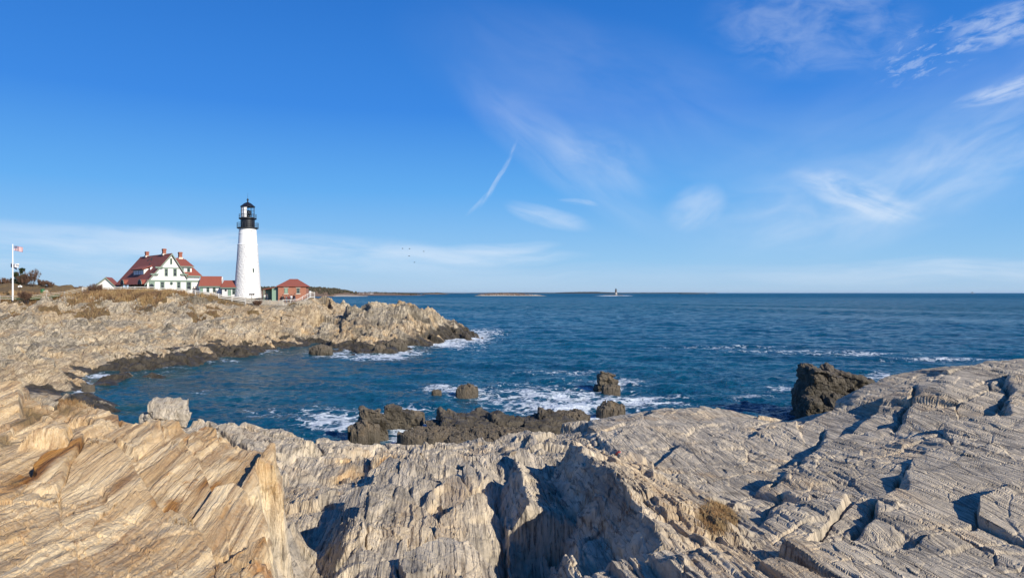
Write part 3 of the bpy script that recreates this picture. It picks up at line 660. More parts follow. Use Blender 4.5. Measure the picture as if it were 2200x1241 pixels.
def head_height(x, y, detail=True):
    g = head_surf(x, y)
    if not detail: return g
    x = np.asarray(x, np.float32); y = np.asarray(y, np.float32)
    flat = sstep(g + .35 * fbm(x * .15, y * .15, 3, 601), 8.1, 9.0) * sstep(y, 150, 156) * (1 - sstep(x, -46, -44))
    flat = np.maximum(flat, sstep(y, 157, 160) * (1 - sstep(x, -47, -45.5)))
    ridge = sstep(y, 172, 178) * (1 - sstep(x, -94, -90))
    prom = sstep(x, -34, -31)
    mod = .35 + .65 * sstep(fbm(x * .08, y * .05, 3, 577), -.3, .4)
    def ledges(x, y):
        return (slabs(head_surf, x, y, 6.0, 10.0, 508, .12, .35, .55, -.02, .06, .12, 1.0, .05) - head_surf(x, y) + facet(x, y, 2.2, 4.5, .8, .4, 506, .7, .08) + .3 * fbm(x * .12, y * .12, 3, 504)
                + (facet(x, y, 1.2, 2.6, .45, .22, 507, .55, .11, skew=.4) + layer(x, y, .8, 2.6, .35, -.10, 503, .3, .22, power=1.8)) * sstep(fbm(x * .14, y * .10, 3, 578), -.35, .3))
    def point(x, y):
        return (slabs(head_surf, x, y, 4.0, 5.0, 511, .2, .3, .45, 0, .05, .3, .7, .06) - head_surf(x, y) + layer(x, y, 1.8, 3, .45, -.2, 512, .3, .25, power=1.6) + facet(x, y, 1.5, 2.0, .6, .35, 513, .28, .06) + .5 * fbm(x * .2, y * .2, 4, 514) + facet(x, y, .6, .9, .22, .12, 515, .1, .08))
    d = part_of(1 - prom, ledges, x, y) + part_of(prom, point, x, y)
    pk = np.exp(-((x + 55) / 10) ** 2 - ((y - 156) / 7) ** 2); d = d - pk * np.maximum(d, -.1)
    shore = sstep(g, -2.0, .6) * .8 + .2
    beach = np.exp(-((x + 41) / 7) ** 2 - ((y - 62) / 7) ** 2)
    z = g + d * shore * (1 - .93 * flat + .45 * ridge * flat) * (1 - .9 * np.clip(beach * 1.6, 0, 1))
    return z
def headland():
    x = np.concatenate([np.arange(-190, -125, .5), np.arange(-125, 4, .19)])
    y = np.concatenate([np.arange(46, 100, .19), np.arange(100, 178, .15), np.arange(178, 245, .6)])
    X, Y = np.meshgrid(x, y)
    Z = soften(head_height(X, Y), 1)
    x, y = X.astype(np.float32), Y.astype(np.float32); g_ = head_surf(x, y)
    fm = (1 - .8 * np.exp(-((x + 55) / 10) ** 2 - ((y - 156) / 7) ** 2)) * sstep(g_, -1, .5) * (1 - .9 * sstep(y, 157, 160) * (1 - sstep(x, -47, -45.5))) * (.3 + .7 * sstep(fbm(x * .12, y * .08, 3, 579), -.3, .3)) * (1 - np.exp(-((x + 41) / 7) ** 2 - ((y - 62) / 7) ** 2))
    Z = Z + fm * (facet(x, y, 1.0, 2.2, .40, .24, 551, .55, .12, power=1.2) + facet(x, y, .5, .9, .16, .1, 552, .12, .1) + layer(x, y, .7, 3.5, .25, -.1, 553, .3, .22, power=1.5, warp=1.2))
    G = head_surf(X, Y)
    n = fbm(X * .12, Y * .12, 4, 521)
    wet = 1 - sstep(Z + .6 * n + 1.3 * sstep(-X, 44, 54) + 1.4 * fbm(X * .30, Y * .30, 4, 523) - 1.1 * sstep(X, -54, -50) * (1 - sstep(Y, 112, 120)) * sstep(Y, 80, 86), .45, 1.4)
    turf = sstep(G + .9 * n, 7.6, 8.8) * sstep(Y, 147, 155) * (1 - sstep(X, -48, -45))
    patch = .8 * sstep(fbm(X * .09, Y * .13, 3, 531), .42, .60) * sstep(G, 3.2, 4.5) * (1 - sstep(X, -46, -40))
    scrub = .75 * sstep(G + 1.8 * fbm(X * .16, Y * .16, 4, 532), 5.4, 7.2) * sstep(fbm(X * .3, Y * .3, 3, 533), -.1, .35) * (1 - sstep(X, -60, -50))
    turf = np.maximum(np.maximum(turf, patch), scrub)
    up_ = sstep(G, 3.6, 5.0) * (1 - sstep(G, 8.4, 9.2)) * (1 - .75 * sstep(X, -62, -50))
    wet = np.maximum(wet, up_ * (.30 + .28 * fbm(X * .18, Y * .12, 4, 534)))
    wet = np.maximum(wet, (X > -34) * (.20 + .35 * fbm(X * .2, Y * .2, 4, 535)) * (1 - sstep(Z, 3.5, 7)))
    wet = np.maximum(wet, .8 * sstep(X, -22, -17) * (1 - sstep(Z + fbm(X * .3, Y * .3, 3, 536), 1.6, 3.6)))
    beach = np.exp(-((X + 41) / 7) ** 2 - ((Y - 62) / 7) ** 2)
    gold = .45 * sstep(fbm(X * .1 + 4, Y * .1, 4, 541) + sstep(X, -75, -50) * .3, .0, .6) + .55 * sstep(fbm(X * .22, Y * .3, 3, 542), .45, .6)
    gold = np.clip(gold + .75 * np.exp(-((X + 47.5) / 3.5) ** 2 - ((Y - 80) / 4) ** 2), 0, 1)
    X, Y = roughen(X, Y, Z, .16, .9)
    grid_mesh('headland', X, Y, Z, M['headland'], {'tint': (gold, np.clip(wet - gold * .4 * (Z < 2.2), 0, 1), turf)})['kind'] = 'structure'
headland()
def ground_z(x, y):
    return float(head_height(np.array([[x]]), np.array([[y]]))[0, 0])
def terrain_depth(X, Y):
    hn = near_height(X, Y, False)[0]; hh = head_surf(X, Y)
    wn = 1 - sstep(Y, 56, 60)
    hn = np.where(Y < 60, hn, -9.0)
    hh = np.where((X < 4) & (Y > 46) & (Y < 245), hh, -9.0)
    return np.maximum(hn, hh)

# ------------------------------------------------------------------ the sea
foam_spots = [  # px, py, half width px, half height px, strength
    (560, 752, 40, 7, .55), (470, 772, 45, 6, .35), (215, 806, 60, 6, .55), (178, 835, 20, 28, .85), (720, 758, 70, 9, .5), (800, 764, 60, 7, .7), (840, 762, 40, 8, .8), (880, 752, 40, 8, .7), (960, 736, 60, 9, .75), (1010, 722, 50, 12, .9), (1040, 712, 50, 10, .5),
    (1000, 742, 60, 10, .35), (720, 895, 90, 26, .62), (690, 905, 50, 14, .5), (870, 880, 60, 18, .6), (890, 915, 60, 24, .85), (860, 930, 50, 16, .7), (1010, 835, 80, 12, .55), (950, 828, 60, 8, .5), (1180, 845, 190, 30, .52), (1180, 862, 120, 14, .66), (1230, 868, 60, 14, .9),
    (1290, 860, 90, 14, .6), (1380, 855, 90, 14, .6), (1330, 815, 60, 14, .55), (1280, 895, 80, 12, .75), (1250, 900, 70, 10, .7), (1440, 845, 40, 8, .5), (1680, 826, 40, 8, .45), (1620, 845, 60, 8, .4), (1900, 806, 60, 16, .45), (1880, 822, 26, 6, .8), (1310, 880, 50, 12, .5),
    (1700, 752, 160, 3, .40), (1830, 757, 140, 3.2, .46), (2050, 769, 140, 3, .48), (2200, 775, 60, 4, .6), (1560, 744, 150, 3, .32), (1200, 795, 120, 8, .3), (1310, 635.2, 28, 1.0, .9), (1345, 635, 14, .8, .8), (430, 838, 50, 6, .25), (560, 880, 60, 12, .3), (640, 890, 60, 14, .3)]
def sea():
    r = np.concatenate([np.exp(np.linspace(math.log(24), math.log(1100), 1750)), np.exp(np.linspace(math.log(1108), math.log(90000), 200))])
    th = np.concatenate([np.linspace(-1.45, -.76, 160, endpoint=False), np.linspace(-.76, .76, 1050), np.linspace(.77, 1.45, 160)])
    T, RR = np.meshgrid(th, r); X = RR * np.sin(T); Y = RR * np.cos(T)
    dep = terrain_depth(X, Y)
    calm = 1 - .45 * np.exp(-((X + 32) / 18) ** 2 - ((Y - 75) / 28) ** 2)
    Z = np.zeros_like(X); rs = np.random.RandomState(4)
    for k in range(48):
        lam = .7 * (15 / .7) ** rs.rand(); ang = R(205) + rs.randn() * .8
        kx, ky = math.sin(ang) * 2 * np.pi / lam, math.cos(ang) * 2 * np.pi / lam
        a = .0150 * lam ** .62 * (.6 + .8 * rs.rand())
        fade = 1 - sstep(RR * .0022, lam * .14, lam * .32)
        ph = kx * X + ky * Y + rs.rand() * 6.28 + .8 * np.sin(X * .07 + Y * .05 + k)
        Z += fade * a * (1 - 2 * np.abs(np.sin(ph / 2))) * (.6 + .4 * np.sin(X * .023 * (1 + k % 3) + Y * .031 + k * 2.1))
    Z *= calm * (1 - sstep(dep, -.5, .3) * .6)
    px = CX + X / np.maximum(Y, 1) * F; py = HY + H / np.maximum(Y, 1) * F
    foam = .50 * sstep(dep, -.9, .1) * (RR < 260) * (.6 + .6 * sstep(X, -34, -20)) * np.where((X < -32) & (Y < 150), .55, 1)
    for (a, b, ww, hh, s) in foam_spots:
        foam = np.maximum(foam, s * np.exp(-((px - a) / ww) ** 2 - ((py - b) / hh) ** 2))
    shal = sstep(dep, -2.2, -.2) * .7 + .35 * (1 - calm) / .45
    o = grid_mesh('sea', X, Y, Z, M['water'], {'foam': (foam, np.clip(shal, 0, 1), foam * 0)}, smooth=True)
    o['kind'] = 'structure'
sea()

# ------------------------------------------------------------------ loose and sea-girt rocks
def rock(name, label, cat, px, py, Y, rx, ry, h, seed, mat='searock', rz=0.0, n=150, flat=.55, lean=0.0, wet=.0, sink=.5, group=None, k=1.0, steep=3.0, gold=0.0, zb=None):
    """a rough block of bedded rock with a closed skirt; base centre is where pixel (px, py) meets depth Y"""
    cx, cy, cz = at(px, py, Y)
    if zb is not None: cz = zb
    u = np.linspace(-1, 1, n); U, V = np.meshgrid(u, u)
    # map the square to a disc so that the skirt is even
    Ud, Vd = U * np.sqrt(1 - V * V / 2), V * np.sqrt(1 - U * U / 2)
    x, y = Ud * rx, Vd * ry
    wx, wy_ = cx + x, cy + y
    rad = np.sqrt(Ud ** 2 + Vd ** 2) * (1 + .28 * fbm(Ud * 1.7, Vd * 1.7, 3, seed))
    prof = np.clip(1 - np.abs(rad) ** steep, -.35, 1)
    z = h * np.sign(prof) * np.abs(prof) ** flat
    z = z + h * lean * Ud
    s_ = max(.15, h * .45) * k
    rel = facet(x, y, 1.3 * s_, 1.7 * s_, .55 * s_, .40 * s_, seed + 1, .12 * s_, .05, strike=.4) + facet(x, y, .5 * s_, .7 * s_, .24 * s_, .16 * s_, seed + 2, .06 * s_, .06, strike=.4) + .18 * s_ * fbm(x / s_ * .8, y / s_ * .8, 4, seed + 4) + layer(x, y, .3 * s_, .8 * s_, .12 * s_, -.04 * s_, seed + 3, .3, .04 * s_, strike=.5)
    z = z + rel * sstep(prof, -.3, .25)
    edge = np.maximum(np.abs(U), np.abs(V)) > .999
    z = np.where(edge, -sink - .2 * h, np.maximum(z, -sink))
    nx, ny = roughen(x, y, z, .16 * s_, 1.6 / s_, seed); x, y = np.where(edge, x, nx), np.where(edge, y, ny)
    o = grid_mesh(name, x, y, z, M[mat], {'tint': (np.full_like(z, gold), np.clip(wet + .5 * (1 - sstep(z, .1, .5 + .25 * h)) * (mat == 'searock'), 0, 1), z * 0)})
    o.location = (cx, cy, cz); o.rotation_euler = (0, 0, rz)
    return props(o, label, cat, group)
SG = 'dark rocks standing in the sea'
YW = lambda py: H * F / (py - HY)
rock('sea_rock', 'low brown rock at the foot of the upright sharp rock in the surf', 'rock', 1312, 838, YW(838), .95, .6, .55, 12, n=80, group=SG)
rock('sea_rock', 'jagged brown rock between the pale ledge and the upright rock in the surf', 'rock', 1312, 890, YW(890), 1.15, .9, 1.05, 13, n=100, group=SG, steep=2)
rock('sea_rock', 'low flat brown rock awash in the middle of the cove mouth', 'rock', 1003, 843, YW(843), 1.1, .7, .75, 14, n=90, group=SG)
rock('sea_rock', 'tiny brown rock tip barely above the water left of the flat one', 'rock', 938, 842, YW(842), .5, .35, .22, 15, n=50, group=SG)
rock('sea_rock', 'low black rock wedged in front of the square stump', 'rock', 782, 938, 44, 1.0, .8, .9, 17, steep=4, n=100, wet=.2, group=SG)
rock('sea_rock', 'small black rock lowest in the foam beside the upright slab', 'rock', 885, 903, 52, 1.0, .7, .75, 19, n=90, wet=.2, group=SG)
rock('sea_rock', 'low brown rock in front of the broad brown mass, touching the pale ledge', 'rock', 1060, 950, 42, 3.2, 2.0, .8, 22, n=180, group=SG, k=.8)
rock('sea_rock', 'low brown reef at the right end of the brown rocks, washed by surf', 'rock', 1225, 900, 52, 1.5, 1.2, .6, 23, n=120, group=SG)
rock('sea_rock', 'low brown rock along the water just below the tall black stump', 'rock', 930, 940, 42.5, 2.2, 1.5, .6, 24, n=140, group=SG, k=.8)
rock('sea_rock', 'black wet rock apart at the left end of the light promontory', 'rock', 690, 758, YW(758), 1.9, 1.5, 1.25, 25, n=110, group=SG, wet=.3)
rock('sea_rock', 'rounded black wet rock at the foot of the light promontory', 'rock', 851, 749, YW(749), 1.9, 1.5, 1.6, 26, n=110, group=SG, wet=.4, flat=.6)
rock('sea_rock', 'small black rock just left of the rounded one under the promontory', 'rock', 815, 756, YW(756), 1.1, .9, 1.1, 27, n=80, group=SG, wet=.3)
rock('sea_rock', 'black rock at the seaward tip of the light promontory', 'rock', 950, 718, 158, 3.6, 2.3, 1.7, 28, n=140, group=SG, wet=.35)
rock('beach_stone', 'brown stone farther out of two in the wash off the gravel beach', 'stone', 190, 833, YW(833), .65, .5, .3, 29, n=60)
rock('beach_stone', 'brown stone nearer the gravel of two in the wash off the beach', 'stone', 172, 828, YW(828), .6, .4, .28, 30, n=60)
def crag(name, label, cat, loc, boxes, seed, mat='searock', n=44, wet=0.0, group=None, rough=1.0, zwet=(.5, 1.6), shade_x=None):
    """a rock of several tilted, bedded blocks: (cx, cy, cz, half sizes, yaw, tilt to the right, tilt back)"""
    V = []; Fc = []
    g = np.linspace(-1, 1, n); A, B = np.meshgrid(g, g)
    for bi, (cx, cy, cz, hx, hy, hz, yaw, roll, pitch) in enumerate(boxes):
        s = seed * 31 + bi * 7; mean = (hx * hy * hz) ** (1 / 3) * rough
        M3 = np.array(Matrix.Rotation(R(yaw), 3, 'Z') @ Matrix.Rotation(R(roll), 3, 'Y') @ Matrix.Rotation(R(pitch), 3, 'X'))
        for ax in range(3):
            for sg in (-1, 1):
                P = np.zeros((n, n, 3)); o = [k for k in range(3) if k != ax]
                P[..., ax] = sg; P[..., o[0]] = A; P[..., o[1]] = B * (sg if ax != 1 else -sg)
                r = (np.abs(P) ** 9).sum(-1) ** (1 / 9); P = P / r[..., None]
                x, y, z = P[..., 0] * hx, P[..., 1] * hy, P[..., 2] * hz
                # beds: each steps in or out; joints: blocky inset of the sides
                bw = .16 * mean + .10; u = z / bw + .5 * pnoise(x / mean * .7, y / mean * .7, s); i = np.floor(u)
                ins = 1 - .20 * mean / max(hx, hy) * (rnd(i, 1, s) - .3) - .12 * mean / max(hx, hy) * (rnd(i, np.floor(x / mean * 1.6 + rnd(i, 3, s) * 4) * 9 + np.floor(y / mean * 1.6), s + 1))
                x, y = x * ins, y * ins
                d = .22 * mean * fbm(x / mean * .9 + z / mean * .5, y / mean * .9 - z / mean * .7, 5, s + 2); e = .16 * mean * fbm(z / mean * 1.2 + y / mean * .3, x / mean * 1.1, 4, s + 3)
                x = x + P[..., 0] * d + .5 * e; y = y + P[..., 1] * d - .5 * e; z = z + P[..., 2] * d + .12 * mean * (facet(x / mean, y / mean, .5, .7, 1.0, .7, s + 4)) * (P[..., 2] > .8)
                Q = np.stack([x, y, z], -1) @ M3.T + np.array([cx, cy, cz])
                b = len(V) // 1; ii = np.arange(n * n).reshape(n, n) + sum(len(v) for v in V); V.append(Q.reshape(-1, 3))
                Fc.append(np.stack([ii[:-1, :-1], ii[:-1, 1:], ii[1:, 1:], ii[1:, :-1]], -1).reshape(-1, 4))
    V = np.concatenate(V); Fc = np.concatenate(Fc)
    me = bpy.data.meshes.new(name); me.from_pydata(V.tolist(), [], Fc.tolist()); me.update()
    at_ = me.attributes.new('tint', 'FLOAT_COLOR', 'POINT'); z = V[:, 2] + loc[2]
    dd = np.ones((len(V), 4), np.float32); dd[:, 0] = 0; dd[:, 2] = 0
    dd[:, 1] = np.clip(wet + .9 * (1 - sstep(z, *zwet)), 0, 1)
    if shade_x is not None: dd[:, 1] = np.maximum(dd[:, 1], .8 * (1 - sstep(V[:, 0], shade_x, shade_x + .5)))  # shade of the left face painted in, using the wet channel
    at_.data.foreach_set('color', dd.ravel())
    o = link(name, me, M[mat]); o.location = loc
    return props(o, label, cat, group)
def base(px, Y): return ((px - CX) / F * Y, Y, 0)
crag('sea_rock', 'biggest dark rock in the sea, a stepped wedge with a black shaded left face', 'rock', (26, 55.5, 0),
     [(-2.35, .3, 1.1, .85, 1.5, 2.55, 8, 9, 4), (-1.0, .9, .9, 1.0, 1.5, 2.15, 12, 14, 6), (1.0, 2.0, .85, 2.3, .9, 2.15, -6, 20, 6), (.5, -.4, .1, 2.6, 1.7, 1.35, 10, 13, 14), (-2.9, -1.5, .2, .8, .9, 1.2, 5, 6, 12), (-.6, -2.0, -.3, 1.8, .8, .9, 14, 8, 16), (2.6, 1.0, .0, 1.8, 1.5, 1.3, 4, 17, 10)], 3, n=64, wet=.50, group=SG, zwet=(.9, 2.6), shade_x=-3.2, rough=.8)
crag('sea_rock', 'upright dark rock with a sharp left edge, farthest out in the white water', 'rock', base(1300, YW(828)), [(-.1, 0, .3, .75, .6, 1.05, 10, 14, 5), (.55, .1, .0, .6, .5, .75, -10, 26, 0)], 11, n=36, group=SG, zwet=(.1, .5))
crag('sea_rock', 'tall square black rock stump by the foam, tallest of the near dark rocks', 'rock', base(797, 46), [(-.15, 0, .5, .75, .7, 1.35, 8, 4, 3), (.55, .2, .2, .5, .6, 1.2, 20, -6, 4)], 16, n=44, wet=.35, group=SG)
crag('sea_rock', 'black upright slab just right of the square stump, ringed by foam', 'rock', base(852, 51), [(-.3, 0, .3, .6, .6, .95, 15, 8, 0), (.5, .1, .1, .7, .5, .75, -8, 14, 0), (1.3, .2, 0, .6, .5, .4, 0, 12, 0)], 18, n=36, wet=.35, group=SG)
crag('sea_rock', 'broad brown seaweed covered rock mass below the cove mouth', 'rock', base(1030, 49), [(-1.4, 0, .0, 1.5, 1.4, .85, 12, 7, 8), (.6, .5, -.1, 1.7, 1.3, .85, -10, 5, 6), (2.0, -.2, .0, 1.4, 1.2, .75, 20, 10, 8), (-.2, -1.6, -.1, 2.4, 1.0, .7, 4, 6, 14), (-2.6, -.6, -.1, .9, .9, .6, 30, -4, 8)], 20, n=40, group=SG, wet=.2)
crag('sea_rock', 'brown rock with a pointed crest between the broad mass and the surf', 'rock', base(1168, 49.5), [(.1, .2, .1, .8, .9, 1.0, 25, 12, 10), (-.9, -.3, -.1, 1.1, 1.0, .7, 6, -8, 8), (1.2, -.2, .0, 1.2, 1.0, .6, -12, 14, 8), (.2, -1.5, -.1, 1.6, .9, .6, 10, 4, 12)], 21, n=40, group=SG, wet=.2)

crag('boulder', 'knobbly cream boulder standing behind the golden slab', 'boulder', (at(352, 903, 20.5)[0], 20.5, at(352, 903, 20.5)[2]), [(0, 0, -.35, .42, .40, .85, 10, 6, 0), (-.26, -.05, -.5, .28, .35, .75, -14, -8, 5), (.30, .05, -.5, .24, .30, .78, 25, 12, 0), (.02, -.25, -.6, .36, .2, .72, 0, 10, 14)], 31, mat='boulder', n=44, zwet=(-9, -8), rough=1.3)
# ------------------------------------------------------------------ lighthouse
def lighthouse():
    TY = 172.5; cx, cy = (532.2 - CX) / F * TY, TY
    s = TY / F; zz = lambda py: (HY - py) * s + H
    rt = thing('lighthouse', 'tall white conical lighthouse tower with black lantern gallery', 'lighthouse', (cx, cy, 0))
    prof = [(28.9 * s, zz(642) - 2), (28.5 * s, zz(642)), (26.2 * s, zz(615)), (24.2 * s, zz(585)), (22.0 * s, zz(556)), (20.3 * s, zz(528))]
    fine = []
    for (r0, z0), (r1, z1) in zip(prof, prof[1:]):
        for k in range(14): fine.append((r0 + (r1 - r0) * k / 14, z0 + (z1 - z0) * k / 14))
    fine.append(prof[-1])
    m = MB(); m.lathe(fine, 96)
    rs = random.Random(3)   # rough rubble courses under the whitewash
    m.v = [(x * (1 + .010 * pnoise(math.atan2(y, x) * 9, z * 1.6, 9) + .004 * rs.random()), y * (1 + .010 * pnoise(math.atan2(y, x) * 9, z * 1.6, 9) + .004 * rs.random()), z) for x, y, z in m.v]
    m.obj('tower_wall', M['whitewash'], rt, smooth=True)
    m = MB(); m.lathe([(20.0 * s, zz(528)), (20.9 * s, zz(527)), (20.9 * s, zz(525)), (19.6 * s, zz(524))], 64); m.obj('belt_course', M['white'], rt)
    m = MB(); m.lathe([(19.4 * s, zz(524)), (18.3 * s, zz(503)), (18.7 * s, zz(502.6)), (18.7 * s, zz(501.8)), (18.1 * s, zz(501.4)), (17.6 * s, zz(492))], 64); m.obj('upper_wall', M['white'], rt)
    m = MB(); m.lathe([(17.8 * s, zz(492)), (20 * s, zz(491.6)), (22.2 * s, zz(490.4)), (22.2 * s, zz(489.2)), (14 * s, zz(489))], 48); m.obj('gallery_deck', M['black'], rt)
    m = MB(); m.lathe([(14.5 * s, zz(489)), (14.5 * s, zz(472.5)), (15.2 * s, zz(472)), (15.2 * s, zz(471.5))], 48); m.obj('watch_room', M['black'], rt)
    m = MB(); m.lathe([(15 * s, zz(471.6)), (17.9 * s, zz(471)), (18.2 * s, zz(470)), (18.2 * s, zz(468.6)), (13 * s, zz(468.4))], 48); m.obj('lantern_deck', M['black'], rt)
    def railing(r, z0, z1, n, rails):
        m = MB()
        for k in range(n):
            t = 2 * math.pi * k / n; m.tube((r * math.cos(t), r * math.sin(t), z0), (r * math.cos(t), r * math.sin(t), z1), .028, n=5)
        for z in rails: m.ring(r, z, .026, 40)
        m.obj('railing', M['black'], rt)
    railing(21.8 * s, zz(489.2), zz(478.6), 22, [zz(478.8), zz(483), zz(486.5)])
    railing(17.7 * s, zz(468.6), zz(460.4), 16, [zz(460.6), zz(464.5)])
    # lantern room: twelve bays, the left ones blinded with white panels
    r, z0, z1, n = 13.5 * s, zz(468.4), zz(444.5), 12
    fr = MB(); gl = MB(); wh = MB()
    for k in range(n):
        t0, t1 = 2 * math.pi * (k + .5) / n, 2 * math.pi * (k + 1.5) / n; tm = (t0 + t1) / 2
        p0, p1 = (r * math.cos(t0), r * math.sin(t0)), (r * math.cos(t1), r * math.sin(t1))
        fr.tube((*p0, z0), (*p0, z1), .045, n=6)
        for f in (.34, .67): 
            z = z0 + (z1 - z0) * f; fr.tube((*p0, z), (*p1, z), .022, n=5)
        blind = math.cos(tm - R(215)) > .55
        q = [(p0[0] * .985, p0[1] * .985, z0), (p1[0] * .985, p1[1] * .985, z0), (p1[0] * .985, p1[1] * .985, z1), (p0[0] * .985, p0[1] * .985, z1)]
        (wh if blind else gl).prism(q, (-.02 * math.cos(tm), -.02 * math.sin(tm), 0))
    fr.lathe([(r + .03, z0), (r + .05, z0 + .12), (r - .04, z0 + .14)], 12, a0=math.pi / 12); fr.lathe([(r + .04, z1 - .1), (r + .06, z1)], 12, a0=math.pi / 12, cap=False)
    lan = fr.obj('lantern_room', M['black'], rt); wh.obj('blind_panel', M['curtain'], lan)
    gm, t, b, _ = new_mat('lantern_glass'); b.inputs['Transmission Weight'].default_value = 1.0; b.inputs['Roughness'].default_value = .0; b.inputs['IOR'].default_value = 1.05; b.inputs['Base Color'].default_value = (.95, .98, 1, 1)
    gl.obj('lantern_pane', gm, lan)
    m = MB(); m.lathe([(.1, z0), (.35, z0 + .2), (.35, z0 + .7), (.6, z0 + .8), (.65, z0 + 1.3), (.6, z0 + 1.8), (.2, z0 + 1.9)], 16, c=(.25, -.1)); m.obj('beacon_lens', M['bronze'], lan)
    m = MB(); m.lathe([(15.0 * s, zz(445)), (15.2 * s, zz(443.8)), (11.5 * s, zz(440.6)), (7 * s, zz(437)), (2.4 * s, zz(434.6)), (1.3 * s, zz(434)), (1.3 * s, zz(431.6))], 24)
    ro = m.obj('lantern_roof', M['black'], rt)
    m = MB(); m.lathe([(.2 * s, zz(431.8)), (1.6 * s, zz(431)), (2.2 * s, zz(429.2)), (1.6 * s, zz(427.4)), (.5 * s, zz(426.6))], 16); m.obj('vent_ball', M['black'], ro, smooth=True)
    m = MB(); m.tube((0, 0, zz(427)), (0, 0, zz(414)), .035, .012, 6); m.obj('lightning_rod', M['black'], ro)
    def slit(px, py0, py1, w_):
        off = (px - 532.2) * s; z0, z1 = zz(py1), zz(py0); r = np.interp((py0 + py1) / 2, [490, 528, 556, 585, 615], [17.6 * s, 20.3 * s, 22 * s, 24.2 * s, 26.2 * s])
        a = math.asin(max(-1, min(1, off / r))) - math.atan2(-cx, cy) * -1
        a = math.asin(max(-1, min(1, off / r))) + math.atan2(cx, cy) * -1
        nx, ny = math.sin(a), -math.cos(a)
        tx, ty = -ny, nx
        P = lambda u, v, z: (nx * (r + v) + tx * u, ny * (r + v) + ty * u, z)
        f = MB(); f.prism([P(-w_ / 2, -.5, z0), P(w_ / 2, -.5, z0), P(w_ / 2, -.5, z1), P(-w_ / 2, -.5, z1)], (nx * .56, ny * .56, 0)); fo = f.obj('tower_window', M['green'], rt)
        g = MB(); ww = w_ * .30; g.prism([P(-ww, 0, z0 + .15), P(ww, 0, z0 + .15), P(ww, 0, z1 - .15), P(-ww, 0, z1 - .15)], (nx * .085, ny * .085, 0)); g.obj('pane', M['glass'], fo)
    slit(543.4, 576.6, 586.0, .36); slit(539.3, 495.4, 497.4, .22)
lighthouse()

# ------------------------------------------------------------------ houses
class Frame:
    """local axes of a building: u along its front, v back, z up"""
    def __init__(s, px, py, Y, alpha, z0=None):
        x, y, z = at(px, py, Y); s.o = Vector((x, y, 0)); s.a = R(alpha)
        s.u = Vector((math.cos(s.a), math.sin(s.a), 0)); s.v = Vector((-math.sin(s.a), math.cos(s.a), 0))
    def hit(s, px, py, plane='v', val=0.0):
        """where the sight line of a photo pixel meets the wall plane u=val or v=val, in local coordinates"""
        d = Vector(((px - CX) / F, 1, (HY - py) / F)); o = Vector((0, 0, H))
        n = s.v if plane == 'v' else s.u
        t = ((s.o + n * val) - o).dot(n) / d.dot(n); p = o + d * t - s.o
        return p.dot(s.u), p.dot(s.v), p.z
def window(parent, fr, px0, px1, py0, py1, plane='v', val=0.0, out=-1, name='window', frame='green', panes=True, fw=.13, ht=None):
    u0, v0, z1 = fr.hit(px0, py0, plane, val); u1, v1, z0 = fr.hit(px1, py1, plane, val)
    a0, a1 = (u0, u1) if plane == 'v' else (v0, v1); a0, a1 = min(a0, a1), max(a0, a1)
    z0, z1 = min(z0, z1), max(z0, z1)
    def bx(m, p0, p1, q0, q1, d0, d1):
        d0, d1 = sorted((val + out * d0, val + out * d1))
        return m.box(p0, p1, d0, d1, q0, q1) if plane == 'v' else m.box(d0, d1, p0, p1, q0, q1)
    m = MB()
    bx(m, a0, a0 + fw, z0, z1, -.1, .07); bx(m, a1 - fw, a1, z0, z1, -.1, .07); bx(m, a0 + fw, a1 - fw, z1 - fw, z1, -.1, .068); bx(m, a0 + fw, a1 - fw, z0, z0 + fw * .8, -.1, .09)
    if panes:
        zm = (z0 + z1) / 2; bx(m, a0 + fw, a1 - fw, zm - .04, zm + .04, -.1, .05)
        am = (a0 + a1) / 2; bx(m, am - .02, am + .02, zm + .04, z1 - fw, -.1, .045)
    f = m.obj(name, M[frame], parent)
    g = MB(); bx(g, a0 + fw * .9, a1 - fw * .9, z0 + fw * .7, z1 - fw * .9, -.09, .02); g.obj('pane', M['glass'], f)
    return f
def door(parent, fr, px0, px1, py0, py1, plane='v', val=0.0, out=-1, mat='palegreen'):
    u0, v0, z1 = fr.hit(px0, py0, plane, val); u1, v1, z0 = fr.hit(px1, py1, plane, val)
    a0, a1 = sorted((u0, u1) if plane == 'v' else (v0, v1)); z0, z1 = sorted((z0, z1))
    d0, d1 = sorted((val - out * .1, val + out * .06)); e0, e1 = sorted((val, val + out * .09)); m = MB()
    def bx(m, p0, p1, q0, q1, d0, d1): return m.box(p0, p1, d0, d1, q0, q1) if plane == 'v' else m.box(d0, d1, p0, p1, q0, q1)
    bx(m, a0, a1, z0, z1, d0, d1); 
    for q in (.12, .55): bx(m, a0 + .12, a1 - .12, z0 + (z1 - z0) * q, z0 + (z1 - z0) * (q + .34), e0, e1)
    d = m.obj('door', M[mat], parent)
    k = MB(); f0, f1 = sorted((val + out * .06, val + out * .14)); bx(k, a1 - .22, a1 - .14, z0 + 1.0, z0 + 1.08, f0, f1); k.obj('door_handle', M['black'], d)
def slab_roof(parent, poly, th, mat='roof', name='roof', edge=None):
    """a roof plane with thickness, poly lies on its upper face"""
    a, b, c = (Vector(p) for p in poly[:3]); n = (b - a).cross(c - a).normalized()
    if n.z < 0: n = -n
    m = MB(); m.prism(poly, -n * th); return m.obj(name, M[mat], parent)
